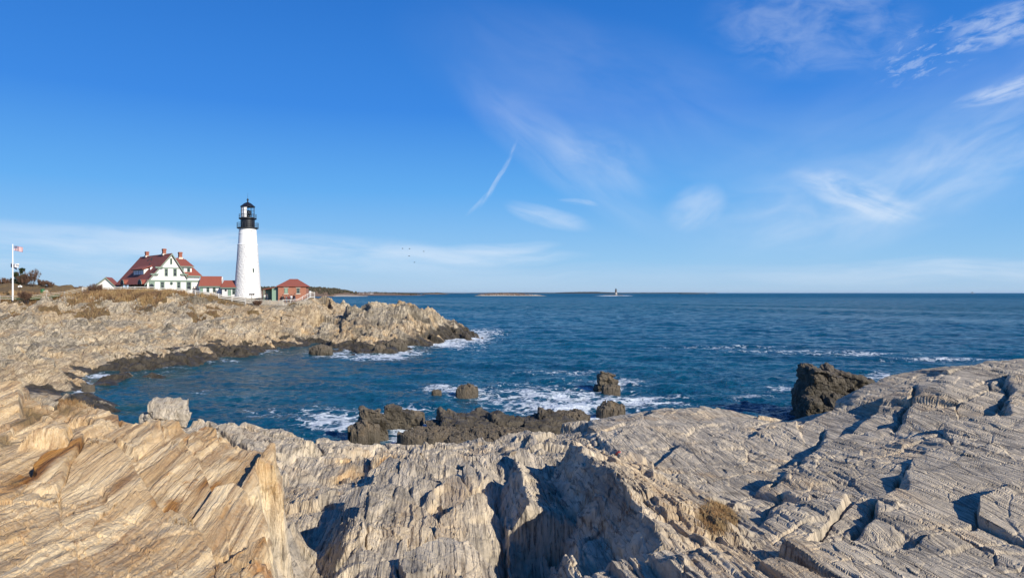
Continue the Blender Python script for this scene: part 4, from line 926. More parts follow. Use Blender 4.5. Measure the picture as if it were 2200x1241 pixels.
def keepers_house():
    fr = Frame(316, 630, 165, 44); base = 8.0
    rt = thing('keepers_house', 'large white keeper\'s house with red gabled roof and three chimneys', 'house', fr.o, fr.a)
    L = 23.5; up, wr = 5.45, 12.0
    hz = lambda px, py, pl='v', v=0.0: fr.hit(px, py, pl, v)[2]
    ez = hz(319, 602.5); az_ = hz(370, 544.7); er = hz(399, 592.5)
    ur = fr.hit(399, 592, 'v')[0]; W = fr.hit(428.6, 610, 'v')[0]
    # gable front with the lower right shoulder; the body runs back along v
    m = MB(); m.prism([(0.02, 0, base), (W, 0, base), (W, 0, er), (ur, 0, er), (up, 0, az_ - .25), (.02, 0, ez)], (0, .25, 0))
    m.prism([(W - .25, .25, base), (W, .25, base), (W, .25, er), (W - .25, .25, er)], (0, 12, 0))
    m.box(2.8, W, 12.25, 12.5, base, er); m.box(2.6, 2.8, .25, L, base, ez)
    m.prism([(2.8, L - .25, base), (ur, L - .25, base), (ur, L - .25, er), (up, L - .25, az_ - .25), (2.8, L - .25, ez + 2)], (0, .25, 0))
    m.obj('wall', M['clapboard'], rt)
    # main roof: two planes, overhanging
    o = .45; sl = (az_ - ez) / up; sr = (az_ - er) / (ur - up)
    A = slab_roof(rt, [(-.7, -o, ez - .7 * sl), (up, -o, az_ + .1), (up, L + o, az_ + .1), (-.7, L + o, ez - .7 * sl)], .22)
    slab_roof(rt, [(up, -o, az_ + .1), (ur + .35, -o, er - .35 * sr + .1), (ur + .35, L + o, er - .35 * sr + .1), (up, L + o, az_ + .1)], .22)
    # green rakes on the gable
    def rake(p, q, h=.38, t=.10):
        p, q = Vector(p), Vector(q); m.prism([p, q, q - Vector((0, 0, h)), p - Vector((0, 0, h))], (0, -t, 0))
    m = MB(); rake((-.7, -o - .02, ez - .7 * sl - .06), (up, -o - .02, az_ + .04)); rake((up, -o - .025, az_ + .04), (ur + .35, -o - .025, er - .35 * sr + .04)); m.obj('rake_board', M['green'], rt)
    # bands and brackets
    m = MB(); zb = hz(345, 603.4); m.box(-.05, W + .05, -.10, -.003, zb - .16, zb + .14); m.box(-.12, W + .12, -.16, -.003, zb + .14, zb + .24); m.obj('floor_band', M['green'], rt)
    zc = hz(365, 575.5); u0 = up - (az_ - zc) / sl + .3; u1 = up + (az_ - zc) / sr - .3
    m = MB(); m.box(u0, u1, -.14, -.003, zc - .1, zc + .12); m.obj('cornice', M['green'], rt)
    for px, py, sgn in ((341, 574, -1), (331, 588.5, -1), (395, 589, 1)):
        u, v, z = fr.hit(px, py); m = MB(); m.box(u - .9, u + .9, -.5, -.003, z - .14, z + .12); m.box(u - .7, u + .7, -.36, -.003, z - .3, z - .14); m.obj('eave_return', M['green'], rt)
    # windows of the gable wall
    window(rt, fr, 365, 370.2, 554.4, 567.8, fw=.16, panes=False)
    for a, b in ((353.2, 361), (371.8, 380)): window(rt, fr, a, b, 576.4, 593.2, fw=.17)
    for a, b, y1 in ((343.8, 353.6, 621), (379.4, 388.2, 621), (399.8, 411.2, 623)): window(rt, fr, a, b, 603.9, y1, fw=.22)
    u, v, z = fr.hit(368, 608.8); m = MB(); n = 20
    ring = [(u + .40 * math.cos(2 * math.pi * k / n), -.08, z + .40 * math.sin(2 * math.pi * k / n)) for k in range(n)]; m.prism(ring, (0, .15, 0)); f = m.obj('round_window', M['green'], rt)
    m = MB(); m.prism([(u + .24 * math.cos(2 * math.pi * k / n), -.10, z + .24 * math.sin(2 * math.pi * k / n)) for k in range(n)], (0, .05, 0)); m.obj('pane', M['glass'], f)
    # corner entry with an arched dark opening
    u0, _, zt = fr.hit(319.5, 604); u1 = fr.hit(332.5, 604)[0]; m = MB(); m.box(u0, u1, -.05, -.003, base, zb - .16); cp = m.obj('corner_panel', M['green'], rt)
    uc, uw = fr.hit(325.5, 612)[0], .48; m = MB(); ztop = hz(325.5, 609.5) - uw
    m.prism([(uc - uw, -.09, base), (uc + uw, -.09, base)] + [(uc + uw * math.cos(math.pi * k / 10), -.09, ztop + uw * math.sin(math.pi * k / 10)) for k in range(11)], (0, .06, 0)); m.obj('archway', M['glass'], cp)
    # porch under the left eave: posts, arched plate, recessed wall with three white arched windows
    ul = .15; zt = ez - .15
    m = MB(); 
    v_ = .4; bays = [2.2, 3.0, 3.0, 3.0, 3.0, 3.0, 3.2]
    for bw in bays:
        w0, w1 = v_ + .25, v_ + bw - .05; c_ = (w0 + w1) / 2; rr = (w1 - w0) / 2; zs = zt - min(rr, 1.0) - .15
        arch = [(ul, c_ + rr * math.cos(math.pi * k / 10), zs + min(rr, 1.0) * math.sin(math.pi * k / 10)) for k in range(11)]
        for p, q in zip(arch, arch[1:]): m.prism([p, q, (ul, q[1], zt + .2), (ul, p[1], zt + .2)], (.2, 0, 0))
        m.box(ul, ul + .2, v_, v_ + .25, base, zt + .2); v_ += bw
    m.box(ul, ul + .2, v_ - .05, L, base, zt + .2)
    m.obj('porch_arcade', M['green'], rt)
    m = MB(); m.box(2.35, 2.55, .3, L - .3, base, ez + .1); po = m.obj('porch_wall', M['recess_dark'], rt)  # dark colour paints in the shade under the porch roof
    for px in (279.5, 287, 295):
        _, v, z = fr.hit(px, 612, 'u', 2.3); m = MB(); hw = .55
        arc = [(2.25, v + hw * math.cos(math.pi * k / 10), z + .3 + hw * math.sin(math.pi * k / 10)) for k in range(11)]
        m.prism([(2.25, v - hw, z - 1.4), (2.25, v + hw, z - 1.4)] + arc, (.1, 0, 0)); f = m.obj('arched_window', M['white'], rt)
        m = MB(); hw = .36; arc = [(2.22, v + hw * math.cos(math.pi * k / 10), z + .3 + hw * math.sin(math.pi * k / 10)) for k in range(11)]
        m.prism([(2.22, v - hw, z - 1.3), (2.22, v + hw, z - 1.3)] + arc, (.05, 0, 0)); m.obj('pane', M['glass'], f)
    for px in (266.5, 304.5):                                   # two eyebrow arches in the eave
        _, v, z = fr.hit(px, 606, 'u', -.55); m = MB(); rr = 1.5
        arc = [(-.95, v + rr * math.cos(math.pi * k / 12), z - .45 + 1.15 * math.sin(math.pi * k / 12)) for k in range(13)]
        m.prism(arc, (2.2, 0, 0)); e = m.obj('eyebrow_roof', M['roof'], rt)
        m = MB(); 
        for p, q in zip(arc, arc[1:]):
            i_ = lambda p: (-.98, v + (p[1] - v) * .88, z - .45 + (p[2] - z + .45) * .84)
            m.prism([(-.98, p[1], p[2] - .01), (-.98, q[1], q[2] - .01), i_(q), i_(p)], (-.08, 0, 0))
        m.obj('arch_trim', M['green'], e)
        m = MB(); m.prism([(-.97, v + (p[1] - v) * .86, z - .45 + (p[2] - z + .45) * .82) for p in arc], (-.012, 0, 0)); m.obj('arch_shade', M['recess_dark'], e)  # thin dark sheet painting the shade inside the arch
    # dormer on the left slope
    ud = 1.35; zr0 = ez + sl * ud
    v1 = fr.hit(287, 584, 'u', ud)[1]; v0 = fr.hit(309, 584, 'u', ud)[1]; v0, v1 = min(v0, v1), max(v0, v1)
    ztop = fr.hit(300, 577.4, 'u', ud)[2]; uin = (ztop - ez) / sl + .2
    d = MB(); d.prism([(ud, v0, zr0 - .2), (ud, v0, ztop), (uin, v0, ztop)], (0, .2, 0)); d.prism([(ud, v1 - .2, zr0 - .2), (ud, v1 - .2, ztop), (uin, v1 - .2, ztop)], (0, .2, 0))
    d.box(ud, ud + .2, v0 + .2, v1 - .2, zr0 - .2, ztop); do = d.obj('dormer', M['clapboard'], rt)
    tz = ztop + .9; tu = (tz - ez) / sl
    slab_roof(do, [(ud - .5, v0 - .45, ztop - .08), (tu, v0 - .45, tz), (tu, v1 + .45, tz), (ud - .5, v1 + .45, ztop - .08)], .18)
    n = 4; pw = (v1 - v0 - .3) / n
    m = MB(); 
    for k in range(n + 1): m.box(ud - .06, ud + .05, v0 + .12 + k * pw - .10, v0 + .12 + k * pw + .10, zr0 - .05, ztop - .12)
    m.box(ud - .07, ud + .05, v0, v1, ztop - .35, ztop - .12)
    wf = m.obj('dormer_window', M['green'], rt)
    m = MB(); m.box(ud - .03, ud + .02, v0 + .1, v1 - .1, zr0, ztop - .3); m.obj('pane', M['curtain'], wf)
    # right wing: hipped roof behind the shoulder, with its own dormer
    zr = hz(392, 553.5, 'v', 6.0) - .1; zr = min(zr, az_ - .5); zh = er + .1
    ua = fr.hit(394, 553, 'v', 6.0)[0]; eu = W + .5; ev0, ev1 = -.45, 12.9; vm_ = 6.2
    b0, b1, b2, b3 = (ur - .2, ev0, zh), (eu, ev0, zh), (eu, ev1, zh), (ur - .2, ev1, zh); r0, r1 = (up + .4, vm_, zr), (ua, vm_, zr)
    m = MB(); m.prism([b0, b1, r1, r0], (0, .02, -.2)); m.prism([b1, b2, r1], (-.02, 0, -.2)); m.prism([b2, b3, r0, r1], (0, -.02, -.2)); wing = m.obj('roof', M['roof'], rt)
    m = MB(); m.box(ur + .35, eu - .05, ev0 - .06, ev0 + .1, zh - .36, zh - .03); m.box(eu - .1, eu + .05, ev0 + .1, ev1 - .1, zh - .36, zh - .03); m.obj('eave_board', M['green'], rt)
    vd = .9; u0, _, z1 = fr.hit(389.5, 571.2, 'v', vd); u1, _, z0 = fr.hit(411.8, 586.8, 'v', vd)
    m = MB(); m.box(u0, u1, vd, vd + .2, z0 - .6, z1); m.prism([(u1 - .2, vd + .2, z0 - .6), (u1 - .2, vd + .2, z1), (u1 - .2, vd + 3.2, z1)], (.2, 0, 0)); m.prism([(u0, vd + .2, z0 - .6), (u0, vd + .2, z1), (u0, vd + 3.2, z1)], (.2, 0, 0)); dd = m.obj('dormer', M['clapboard'], rt)
    sv = (zr - zh) / (vm_ - ev0)
    slab_roof(dd, [(u0 - .3, vd - .45, z1 - .02), (u1 + .45, vd - .45, z1 - .02), (u1 + .1, vd + 4.6, z1 + 1.9), (u0 - .3, vd + 4.6, z1 + 1.9)], .16)
    m = MB(); m.box(u0 - .3, u1 + .45, vd - .55, vd - .46, z1 - .24, z1 - .03); m.obj('fascia', M['green'], dd)
    window(rt, fr, 401.3, 408.8, 575.2, 584.8, 'v', vd, fw=.17, panes=False); window(rt, fr, 391.2, 394.8, 575.5, 582, 'v', vd, fw=.12, panes=False)
    # chimneys
    for (pl, v, px0, px1, py) in (('u', up, 312.4, 318.9, 540.3), ('u', up, 349.3, 355.9, 534.2)):
        va = fr.hit(px0, py + 8, 'u', up); vb = fr.hit(px1, py + 8, 'u', up); vc = (va[1] + vb[1]) / 2; zt = fr.hit((px0 + px1) / 2, py, 'u', up)[2]
        m = MB(); m.box(up - .36, up + .36, vc - .42, vc + .42, az_ - 1.2, zt - .35); m.box(up - .44, up + .44, vc - .5, vc + .5, zt - .35, zt - .12); m.box(up - .38, up + .38, vc - .44, vc + .44, zt - .12, zt); c = m.obj('chimney', M['chimney'], rt)
        m = MB(); m.box(up - .50, up + .50, vc - .56, vc + .56, az_ - .25, az_ + .22); m.obj('flashing', M['stone'], c)
    ua0 = fr.hit(383.4, 548, 'v', vm_)[0]; ub0 = fr.hit(390.8, 548, 'v', vm_)[0]; uc = (ua0 + ub0) / 2; zt = hz(387, 541.4, 'v', vm_)
    m = MB(); m.box(uc - .38, uc + .38, vm_ - .38, vm_ + .38, zr - 1.0, zt - .35); m.box(uc - .46, uc + .46, vm_ - .46, vm_ + .46, zt - .35, zt - .12); m.box(uc - .4, uc + .4, vm_ - .4, vm_ + .4, zt - .12, zt); c = m.obj('chimney', M['chimney'], rt)
    m = MB(); m.box(uc - .5, uc + .5, vm_ - .5, vm_ + .5, zr - .3, zr + .2); m.obj('flashing', M['stone'], c)
    # the finch-dark vents on the slope
    m = MB()
    for (px, py) in ((322, 552.5), (327.5, 555.2), (322.5, 557.3), (319, 559.6), (326.8, 558.6), (323.2, 566.8)):
        p = None
        for uu in np.linspace(0, up, 200):
            q = fr.hit(px, py, 'u', uu)
            if p is None or abs(q[2] - (ez + sl * uu)) < p[0]: p = (abs(q[2] - (ez + sl * uu)), uu, q[1], q[2])
        m = MB(); m.box(p[1] - .2, p[1] + .12, p[2] - .16, p[2] + .16, p[3] - .15, p[3] + .22); m.obj('roof_vent', M['black'], A)
    for px, py in ((324, 578.5),):
        p = None
        for uu in np.linspace(0, up, 200):
            q = fr.hit(px, py, 'u', uu)
            if p is None or abs(q[2] - (ez + sl * uu)) < p[0]: p = (abs(q[2] - (ez + sl * uu)), uu, q[1], q[2])
        m = MB(); m.prism([(p[1] - .15, p[2] - .28, p[3] - .3), (p[1] - .15, p[2] + .28, p[3] - .3), (p[1] - .15, p[2], p[3] + .42)], (.5, 0, .2)); m.obj('roof_ventilator', M['white'], A)
keepers_house()
def low_house(label, px0, px1, Y0, Y1, zridge_py, zeave_py, depth, name='passage_house', wins=(), doors=(), ov=.3, hip_left=0, hip_right=0):
    x0, y0, _ = at(px0, 0, Y0); x1, y1, _ = at(px1, 0, Y1)
    fr = Frame(px0, 630, Y0, math.degrees(math.atan2(y1 - y0, x1 - x0))); Wd = math.hypot(x1 - x0, y1 - y0); base = 7.0
    rt = thing(name, label, 'house', fr.o, fr.a)
    ze = fr.hit((px0 + px1) / 2, zeave_py, 'v', -ov)[2]; zr = fr.hit((px0 + px1) / 2, zridge_py, 'v', depth / 2)[2]
    m = MB(); m.box(0, Wd, 0, .2, base, ze); m.box(0, Wd, depth - .2, depth, base, ze)
    for uu in (0, Wd - .2): m.prism([(uu, .2, base), (uu, depth - .2, base), (uu, depth - .2, ze), (uu, depth / 2, zr - .15), (uu, .2, ze)], (.2, 0, 0))
    m.obj('wall', M['clapboard'], rt)
    s_ = (zr - ze) / (depth / 2)
    slab_roof(rt, [(-ov + hip_left * 0, -ov, ze - .02), (Wd + ov, -ov, ze - .02), (Wd + ov - hip_right, depth / 2, zr), (-ov + hip_left, depth / 2, zr)], .16)
    slab_roof(rt, [(-ov, depth + ov, ze - .02), (Wd + ov, depth + ov, ze - .02), (Wd + ov - hip_right, depth / 2, zr), (-ov + hip_left, depth / 2, zr)], .16)
    m = MB(); m.box(-ov, Wd + ov, -ov - .08, -ov + .06, ze - .34, ze - .06); m.obj('eave_board', M['green'], rt)
    for wn in wins: window(rt, fr, *wn, fw=.12)
    for d in doors: door(rt, fr, *d)
    return rt, fr
low_house('low white wing with red roof and pale green door against the keeper\'s house', 429.5, 474.5, 170.6, 171.6, 593.2, 614.0, 5.0, wins=[(443.8, 450, 615.2, 627.5), (457.3, 463.5, 615.2, 627.5)], doors=[(429.9, 436.3, 614.6, 632)], hip_right=.6)
rt, fr = low_house('lower white shed with red roof joining the lighthouse tower', 477, 513, 170.2, 170.4, 602, 616.6, 4.0, wins=[(499.3, 505.8, 619, 632)], doors=[(489.6, 496.8, 619, 637)], hip_left=.1)
m = MB(); u, v, z = fr.hit(485.5, 623); m.box(u - .18, u + .18, -.14, -.003, z - .2, z + .2); m.obj('meter_box', M['black'], rt)
def garage():
    fr = Frame(203, 630, 180, 20); rt = thing('garage', 'small white gabled outbuilding left of the big house, red roof', 'garage', fr.o, fr.a); base = 8.3
    W = fr.hit(248, 614)[0]; L = 8.0; ze = fr.hit(204, 613.6)[2]; za = fr.hit(227.5, 594.8)[2]; up = fr.hit(227.5, 600)[0]
    m = MB(); m.prism([(0, 0, base), (W, 0, base), (W, 0, ze), (up, 0, za - .15), (0, 0, ze)], (0, .2, 0)); m.prism([(0, L - .2, base), (W, L - .2, base), (W, L - .2, ze), (up, L - .2, za - .15), (0, L - .2, ze)], (0, .2, 0)); m.box(0, .2, .2, L - .2, base, ze); m.box(W - .2, W, .2, L - .2, base, ze); m.obj('wall', M['clapboard'], rt)
    s_ = (za - ze) / up; s2 = (za - ze) / (W - up)
    slab_roof(rt, [(-.35, -.35, ze - .35 * s_), (up, -.35, za), (up, L + .3, za), (-.35, L + .3, ze - .35 * s_)], .16); slab_roof(rt, [(W + .35, -.35, ze - .35 * s2), (up, -.35, za), (up, L + .3, za), (W + .35, L + .3, ze - .35 * s2)], .16)
    m = MB()
    for p, q in (((-.35, ze - .35 * s_), (up, za)), ((up, za), (W + .35, ze - .35 * s2))):
        m.prism([(p[0], -.36, p[1] - .05), (q[0], -.36, q[1] - .05), (q[0], -.36, q[1] - .42), (p[0], -.36, p[1] - .42)], (0, -.08, 0))
    m.obj('rake_board', M['green'], rt)
garage()
def brick_house():
    # seen on its corner: long wall faces right, short wall with the porch faces left
    fr = Frame(597.5, 640, 163, 12); rt = thing('brick_house', 'square red brick fog signal house with hipped red roof', 'house', fr.o, fr.a); base = 6.4
    W = fr.hit(657.5, 630)[0]; D = 7.5
    # left wall depth from its far corner
    lu = 0.0; ze = fr.hit(628, 614.2)[2]; zr = fr.hit(612, 599, 'v', D / 2)[2]
    m = MB(); m.box(0, W, 0, .3, base, ze); m.box(0, W, D - .3, D, base, ze); m.box(0, .3, .3, D - .3, base, ze); m.box(W - .3, W, .3, D - .3, base, ze); m.obj('wall', M['brick'], rt)
    o = .35; c = [(-o, -o, ze), (W + o, -o, ze), (W + o, D + o, ze), (-o, D + o, ze)]; r0, r1 = (W * .36, D / 2, zr), (W * .64, D / 2, zr)
    m = MB(); m.add(c + [r0, r1] + [(x, y, z - .16) for x, y, z in c], [(0, 1, 5, 4), (1, 2, 5), (2, 3, 4, 5), (3, 0, 4), (0, 6, 7, 1), (1, 7, 8, 2), (2, 8, 9, 3), (3, 9, 6, 0), (9, 8, 7, 6)]); m.obj('roof', M['roof'], rt)
    m = MB(); m.box(-.12, W + .12, -.12, -.003, ze - .30, ze - .165); m.box(-.12, -.003, 0, D, ze - .30, ze - .165); m.obj('cornice', M['brick'], rt)
    for a, b, open_ in ((611, 618.6, 0), (637.3, 644.2, 1)):
        w_ = window(rt, fr, a, b, 618.8, 629.6, fw=.10, panes=bool(open_))
        u0, _, z1 = fr.hit(a, 618.2); u1, _, z0 = fr.hit(b, 630); m = MB(); m.box(u0 - .2, u1 + .2, -.06, -.003, z1, z1 + .22); m.obj('lintel', M['stone'], w_); m = MB(); m.box(u0 - .15, u1 + .15, -.12, -.003, z0 - .2, z0); m.obj('sill', M['stone'], w_)
        if not open_:
            m = MB(); m.box(u0 + .12, u1 - .12, -.05, -.025, z0 + .1, z1 - .12); m.obj('blind', M['palegreen'], w_)
    # lean-to porch on the short wall
    pd, v0, v1 = 3.3, .9, 4.0; zt = fr.hit(584, 617.2, 'v', v0)[2]; zf = fr.hit(569, 621, 'v', v0)[2]
    m = MB(); m.prism([(-.003, v0, base), (-pd * .45, v0, base), (-pd * .45, v0, zf + .4), (-.003, v0, zt)], (0, .15, 0)); po = m.obj('porch', M['palegreen'], rt)
    m = MB(); m.prism([(-.003, v1, base), (-pd, v1, base), (-pd, v1, zf), (-.003, v1, zt)], (0, .15, 0)); m.obj('porch_wall', M['palegreen'], po)
    slab_roof(po, [(-pd - .2, v0 - .15, zf), (-.02, v0 - .15, zt + .18), (-.02, v1 + .3, zt + .18), (-pd - .2, v1 + .3, zf)], .14)
    m = MB(); m.box(-pd, -pd + .12, v0, v0 + .12, base, zf - .2); m.obj('post', M['palegreen'], po)
    m = MB(); m.box(-.1, -.003, v0 + .5, v0 + 1.7, base, base + 3.6); m.obj('door', M['recess_dark'], po)
brick_house()

# ------------------------------------------------------------------ fences
def fence(name, label, pts, h, rails, mat, pw=.12, sub=2, rail_h=.13, pickets=0):
    """post-and-rail fence through (px, Y) stations standing on the ground"""
    st = []
    for (a, Ya), (b, Yb) in zip(pts, pts[1:]):
        for k in range(sub):
            f = k / sub; st.append((a + (b - a) * f, Ya + (Yb - Ya) * f))
    st.append(pts[-1])
    P = []
    for px, Y in st:
        x = (px - CX) / F * Y; P.append(Vector((x, Y, ground_sm(x, Y))))
    rt = thing(name, label, 'fence', P[0]); o = P[0]
    for p in P:
        m = MB(); q = p - o; m.box(q.x - pw / 2, q.x + pw / 2, q.y - pw / 2, q.y + pw / 2, q.z - .6, q.z + h); m.add([(q.x - pw * .6, q.y - pw * .6, q.z + h), (q.x + pw * .6, q.y - pw * .6, q.z + h), (q.x + pw * .6, q.y + pw * .6, q.z + h), (q.x - pw * .6, q.y + pw * .6, q.z + h), (q.x, q.y, q.z + h + .08)], [(3, 2, 1, 0), (0, 1, 4), (1, 2, 4), (2, 3, 4), (3, 0, 4)]); m.obj('post', M[mat], rt)
    for f in rails:
        m = MB()
        for p, q in zip(P, P[1:]):
            a, b = p - o, q - o; d = (b - a).normalized(); n_ = Vector((-d.y, d.x, 0)).normalized() * .03
            za, zb = a.z + h * f, b.z + h * f
            m.prism([(a.x - n_.x, a.y - n_.y, za - rail_h / 2), (a.x - n_.x, a.y - n_.y, za + rail_h / 2), (a.x + n_.x, a.y + n_.y, za + rail_h / 2), (a.x + n_.x, a.y + n_.y, za - rail_h / 2)], b - a)
        m.obj('rail', M[mat], rt)
    if pickets:
        m = MB()
        for p, q in zip(P, P[1:]):
            n_ = max(1, int((q - p).length / pickets))
            for k in range(1, n_):
                c = p.lerp(q, k / n_) - o; m.box(c.x - .02, c.x + .02, c.y - .02, c.y + .02, c.z + .1, c.z + h * .96)
        m.obj('picket', M[mat], rt)['kind'] = 'stuff'
def ground_sm(x, y): return float(head_surf(np.array([[x]]), np.array([[y]]))[0, 0])
fence('rail_fence', 'grey plank rail fence climbing the bank right of the flagpole', [(-60, 146), (0, 148), (60, 149), (100, 150), (139, 151), (176, 153)], 1.1, (.30, .62, .92), 'fence_grey', .12, 1, .10)
fence('rail_fence', 'white rail fence half hidden in dry grass before the keeper\'s house', [(177.5, 153.2), (205, 156), (260, 157), (320, 158), (390, 158)], 1.25, (.35, .65, .93), 'fence_white', .12, 2)
fence('rail_fence', 'white rail fence sloping down past the low white wings', [(391.5, 158), (420, 157.6), (470, 157), (527, 158)], 1.25, (.35, .65, .93), 'fence_white', .12, 2)
fence('rail_fence', 'grey weathered wooden fence below the lighthouse tower', [(528.5, 158), (560, 159), (600, 160), (607, 160.3)], 1.25, (.15, .38, .61, .84), 'fence_grey', .14, 2, .17)
fence('picket_fence', 'pale picket fence at the cliff edge in front of the brick house', [(608.5, 160.5), (640, 161.2), (660, 162), (676, 163.2)], 1.25, (.1, .95), 'fence_white', .1, 2, .1, .30)

# ------------------------------------------------------------------ flagpole and flags
def flagpole():
    Y = 150.0; x, y, _ = at(27.3, 632, Y); z0 = ground_sm(x, y) - .3; zt = H + (HY - 527.5) / F * Y
    rt = thing('flagpole', 'tall white flagpole with a short yardarm', 'flagpole', (x, y, 0))
    m = MB(); m.tube((0, 0, z0), (0, 0, zt), .17, .08, 12); m.obj('pole', M['rope'], rt)
    m = MB(); m.lathe([(.02, zt), (.12, zt + .06), (.14, zt + .16), (.08, zt + .28), (.01, zt + .32)], 10); m.obj('finial', M['rope'], rt)
    zy = H + (HY - 564.5) / F * Y; m = MB(); m.tube((-.38, 0, zy), (.30, 0, zy + .05), .05, .05, 6); m.obj('yardarm', M['stone'], rt)
    m = MB(); m.tube((.22, 0, zt - .1), (.22, 0, z0 + 1.2), .008, n=4); m.obj('halyard', M['rope'], rt)
    return x, y, zt, zy
def flag(label, x, y, z, w_, h_, colour_of, mats, droop=.25, wave=.10, n=(52, 39), ang=0.0, seed=0, curl=0.0):
    u = np.linspace(0, 1, n[0] + 1); v = np.linspace(0, 1, n[1] + 1); U, V = np.meshgrid(u, v)
    a = R(ang); run = w_ * U * (1 - curl * U * U)
    side = wave * w_ * np.sin(U * 7.5 + V * 1.1 + seed) * U ** .7 + .04 * np.sin(U * 17 + seed)
    X = run * math.cos(a) - side * math.sin(a); Y = run * math.sin(a) + side * math.cos(a)
    Z = -h_ * V - droop * h_ * U ** 1.4 + .06 * h_ * np.sin(U * 6 + seed) * U
    o = grid_mesh('flag', X, Y, Z, [M[k] for k in mats], smooth=True); o.location = (x, y, z)
    idx = np.array([[colour_of((i + .5) / n[0], (j + .5) / n[1]) for i in range(n[0])] for j in range(n[1])], np.int32)
    o.data.polygons.foreach_set('material_index', idx.ravel())
    sol = o.modifiers.new('thickness', 'SOLIDIFY'); sol.thickness = .01
    return props(o, label, 'flag', 'flags on the flagpole')
def usa(u, v):
    if u < .4 and v < 7 / 13:
        c, r = u / .4 * 12, v / (7 / 13) * 10
        ci, ri = round(c), round(r)
        return 1 if (1 <= ci <= 11 and 1 <= ri <= 9 and (ci + ri) % 2 == 0 and (c - ci) ** 2 + (r - ri) ** 2 < .16) else 2
    return 0 if int(v * 13) % 2 == 0 else 1
fx, fy, fzt, fzy = flagpole()
flag('American flag with red and white stripes and starred blue canton', fx + .24, fy, fzt - .05, 2.1, 1.02, usa, ['flag_red', 'flag_white', 'flag_blue'], .30, .07, (104, 78), -8, 0)
flag('white flag with a dark emblem flying at the yardarm', fx + .30, fy, fzy - .1, 1.65, .85, lambda u, v: 1 if (((u - .62) / .20) ** 2 + ((v - .45 - .25 * (u - .6)) / .13) ** 2 < 1) else 0, ['flag_white', 'flag_navy'], .12, .12, ang=-15, seed=2, curl=.12)
flag('dark navy flag drooping low from the yardarm', fx - .36, fy - .05, fzy - .15, 1.35, .8, lambda u, v: 0, ['flag_navy', 'flag_white'], .75, .12, ang=6, seed=4, curl=.1)
# ------------------------------------------------------------------ vegetation
def blades(name, pts, hmin, hmax, wd, mat, seed, lean=.35, parent=None, loc=(0, 0, 0), curl=.5):
    """many thin tapering blades as ONE mesh; pts is an (n,3) array of feet"""
    rs = np.random.RandomState(seed); n = len(pts); pts = np.asarray(pts, float) - np.array(loc)
    a = rs.rand(n) * 2 * np.pi; h = hmin + (hmax - hmin) * rs.rand(n) ** 1.3; b = rs.rand(n) * 2 * np.pi; l = lean * h * rs.rand(n)
    dx, dy = np.cos(a) * wd / 2, np.sin(a) * wd / 2; lx, ly = np.cos(b) * l, np.sin(b) * l
    V = np.zeros((n, 5, 3))
    V[:, 0] = pts + np.stack([-dx, -dy, 0 * h - .05], -1); V[:, 1] = pts + np.stack([dx, dy, 0 * h - .05], -1)
    V[:, 2] = pts + np.stack([dx * .8 + lx * .4, dy * .8 + ly * .4, h * .55], -1); V[:, 3] = pts + np.stack([-dx * .8 + lx * .4, -dy * .8 + ly * .4, h * .55], -1)
    V[:, 4] = pts + np.stack([lx * (1 + curl), ly * (1 + curl), h], -1)
    me = bpy.data.meshes.new(name); i = np.arange(n)[:, None] * 5
    me.vertices.add(n * 5); me.vertices.foreach_set('co', V.astype(np.float32).ravel())
    lv = np.concatenate([i + np.array([[0, 1, 2, 3]]), i + np.array([[3, 2, 4]])], 1).astype(np.int32)
    me.loops.add(n * 7); me.loops.foreach_set('vertex_index', lv.ravel())
    ls = (np.arange(n)[:, None] * 7 + np.array([[0, 4]])).astype(np.int32).ravel(); lt = np.tile(np.array([4, 3], np.int32), n)
    me.polygons.add(n * 2); me.polygons.foreach_set('loop_start', ls); me.polygons.foreach_set('loop_total', lt); me.update(calc_edges=True)
    o = link(name, me, M[mat], parent); o.location = loc if parent is None else (0, 0, 0)
    return o
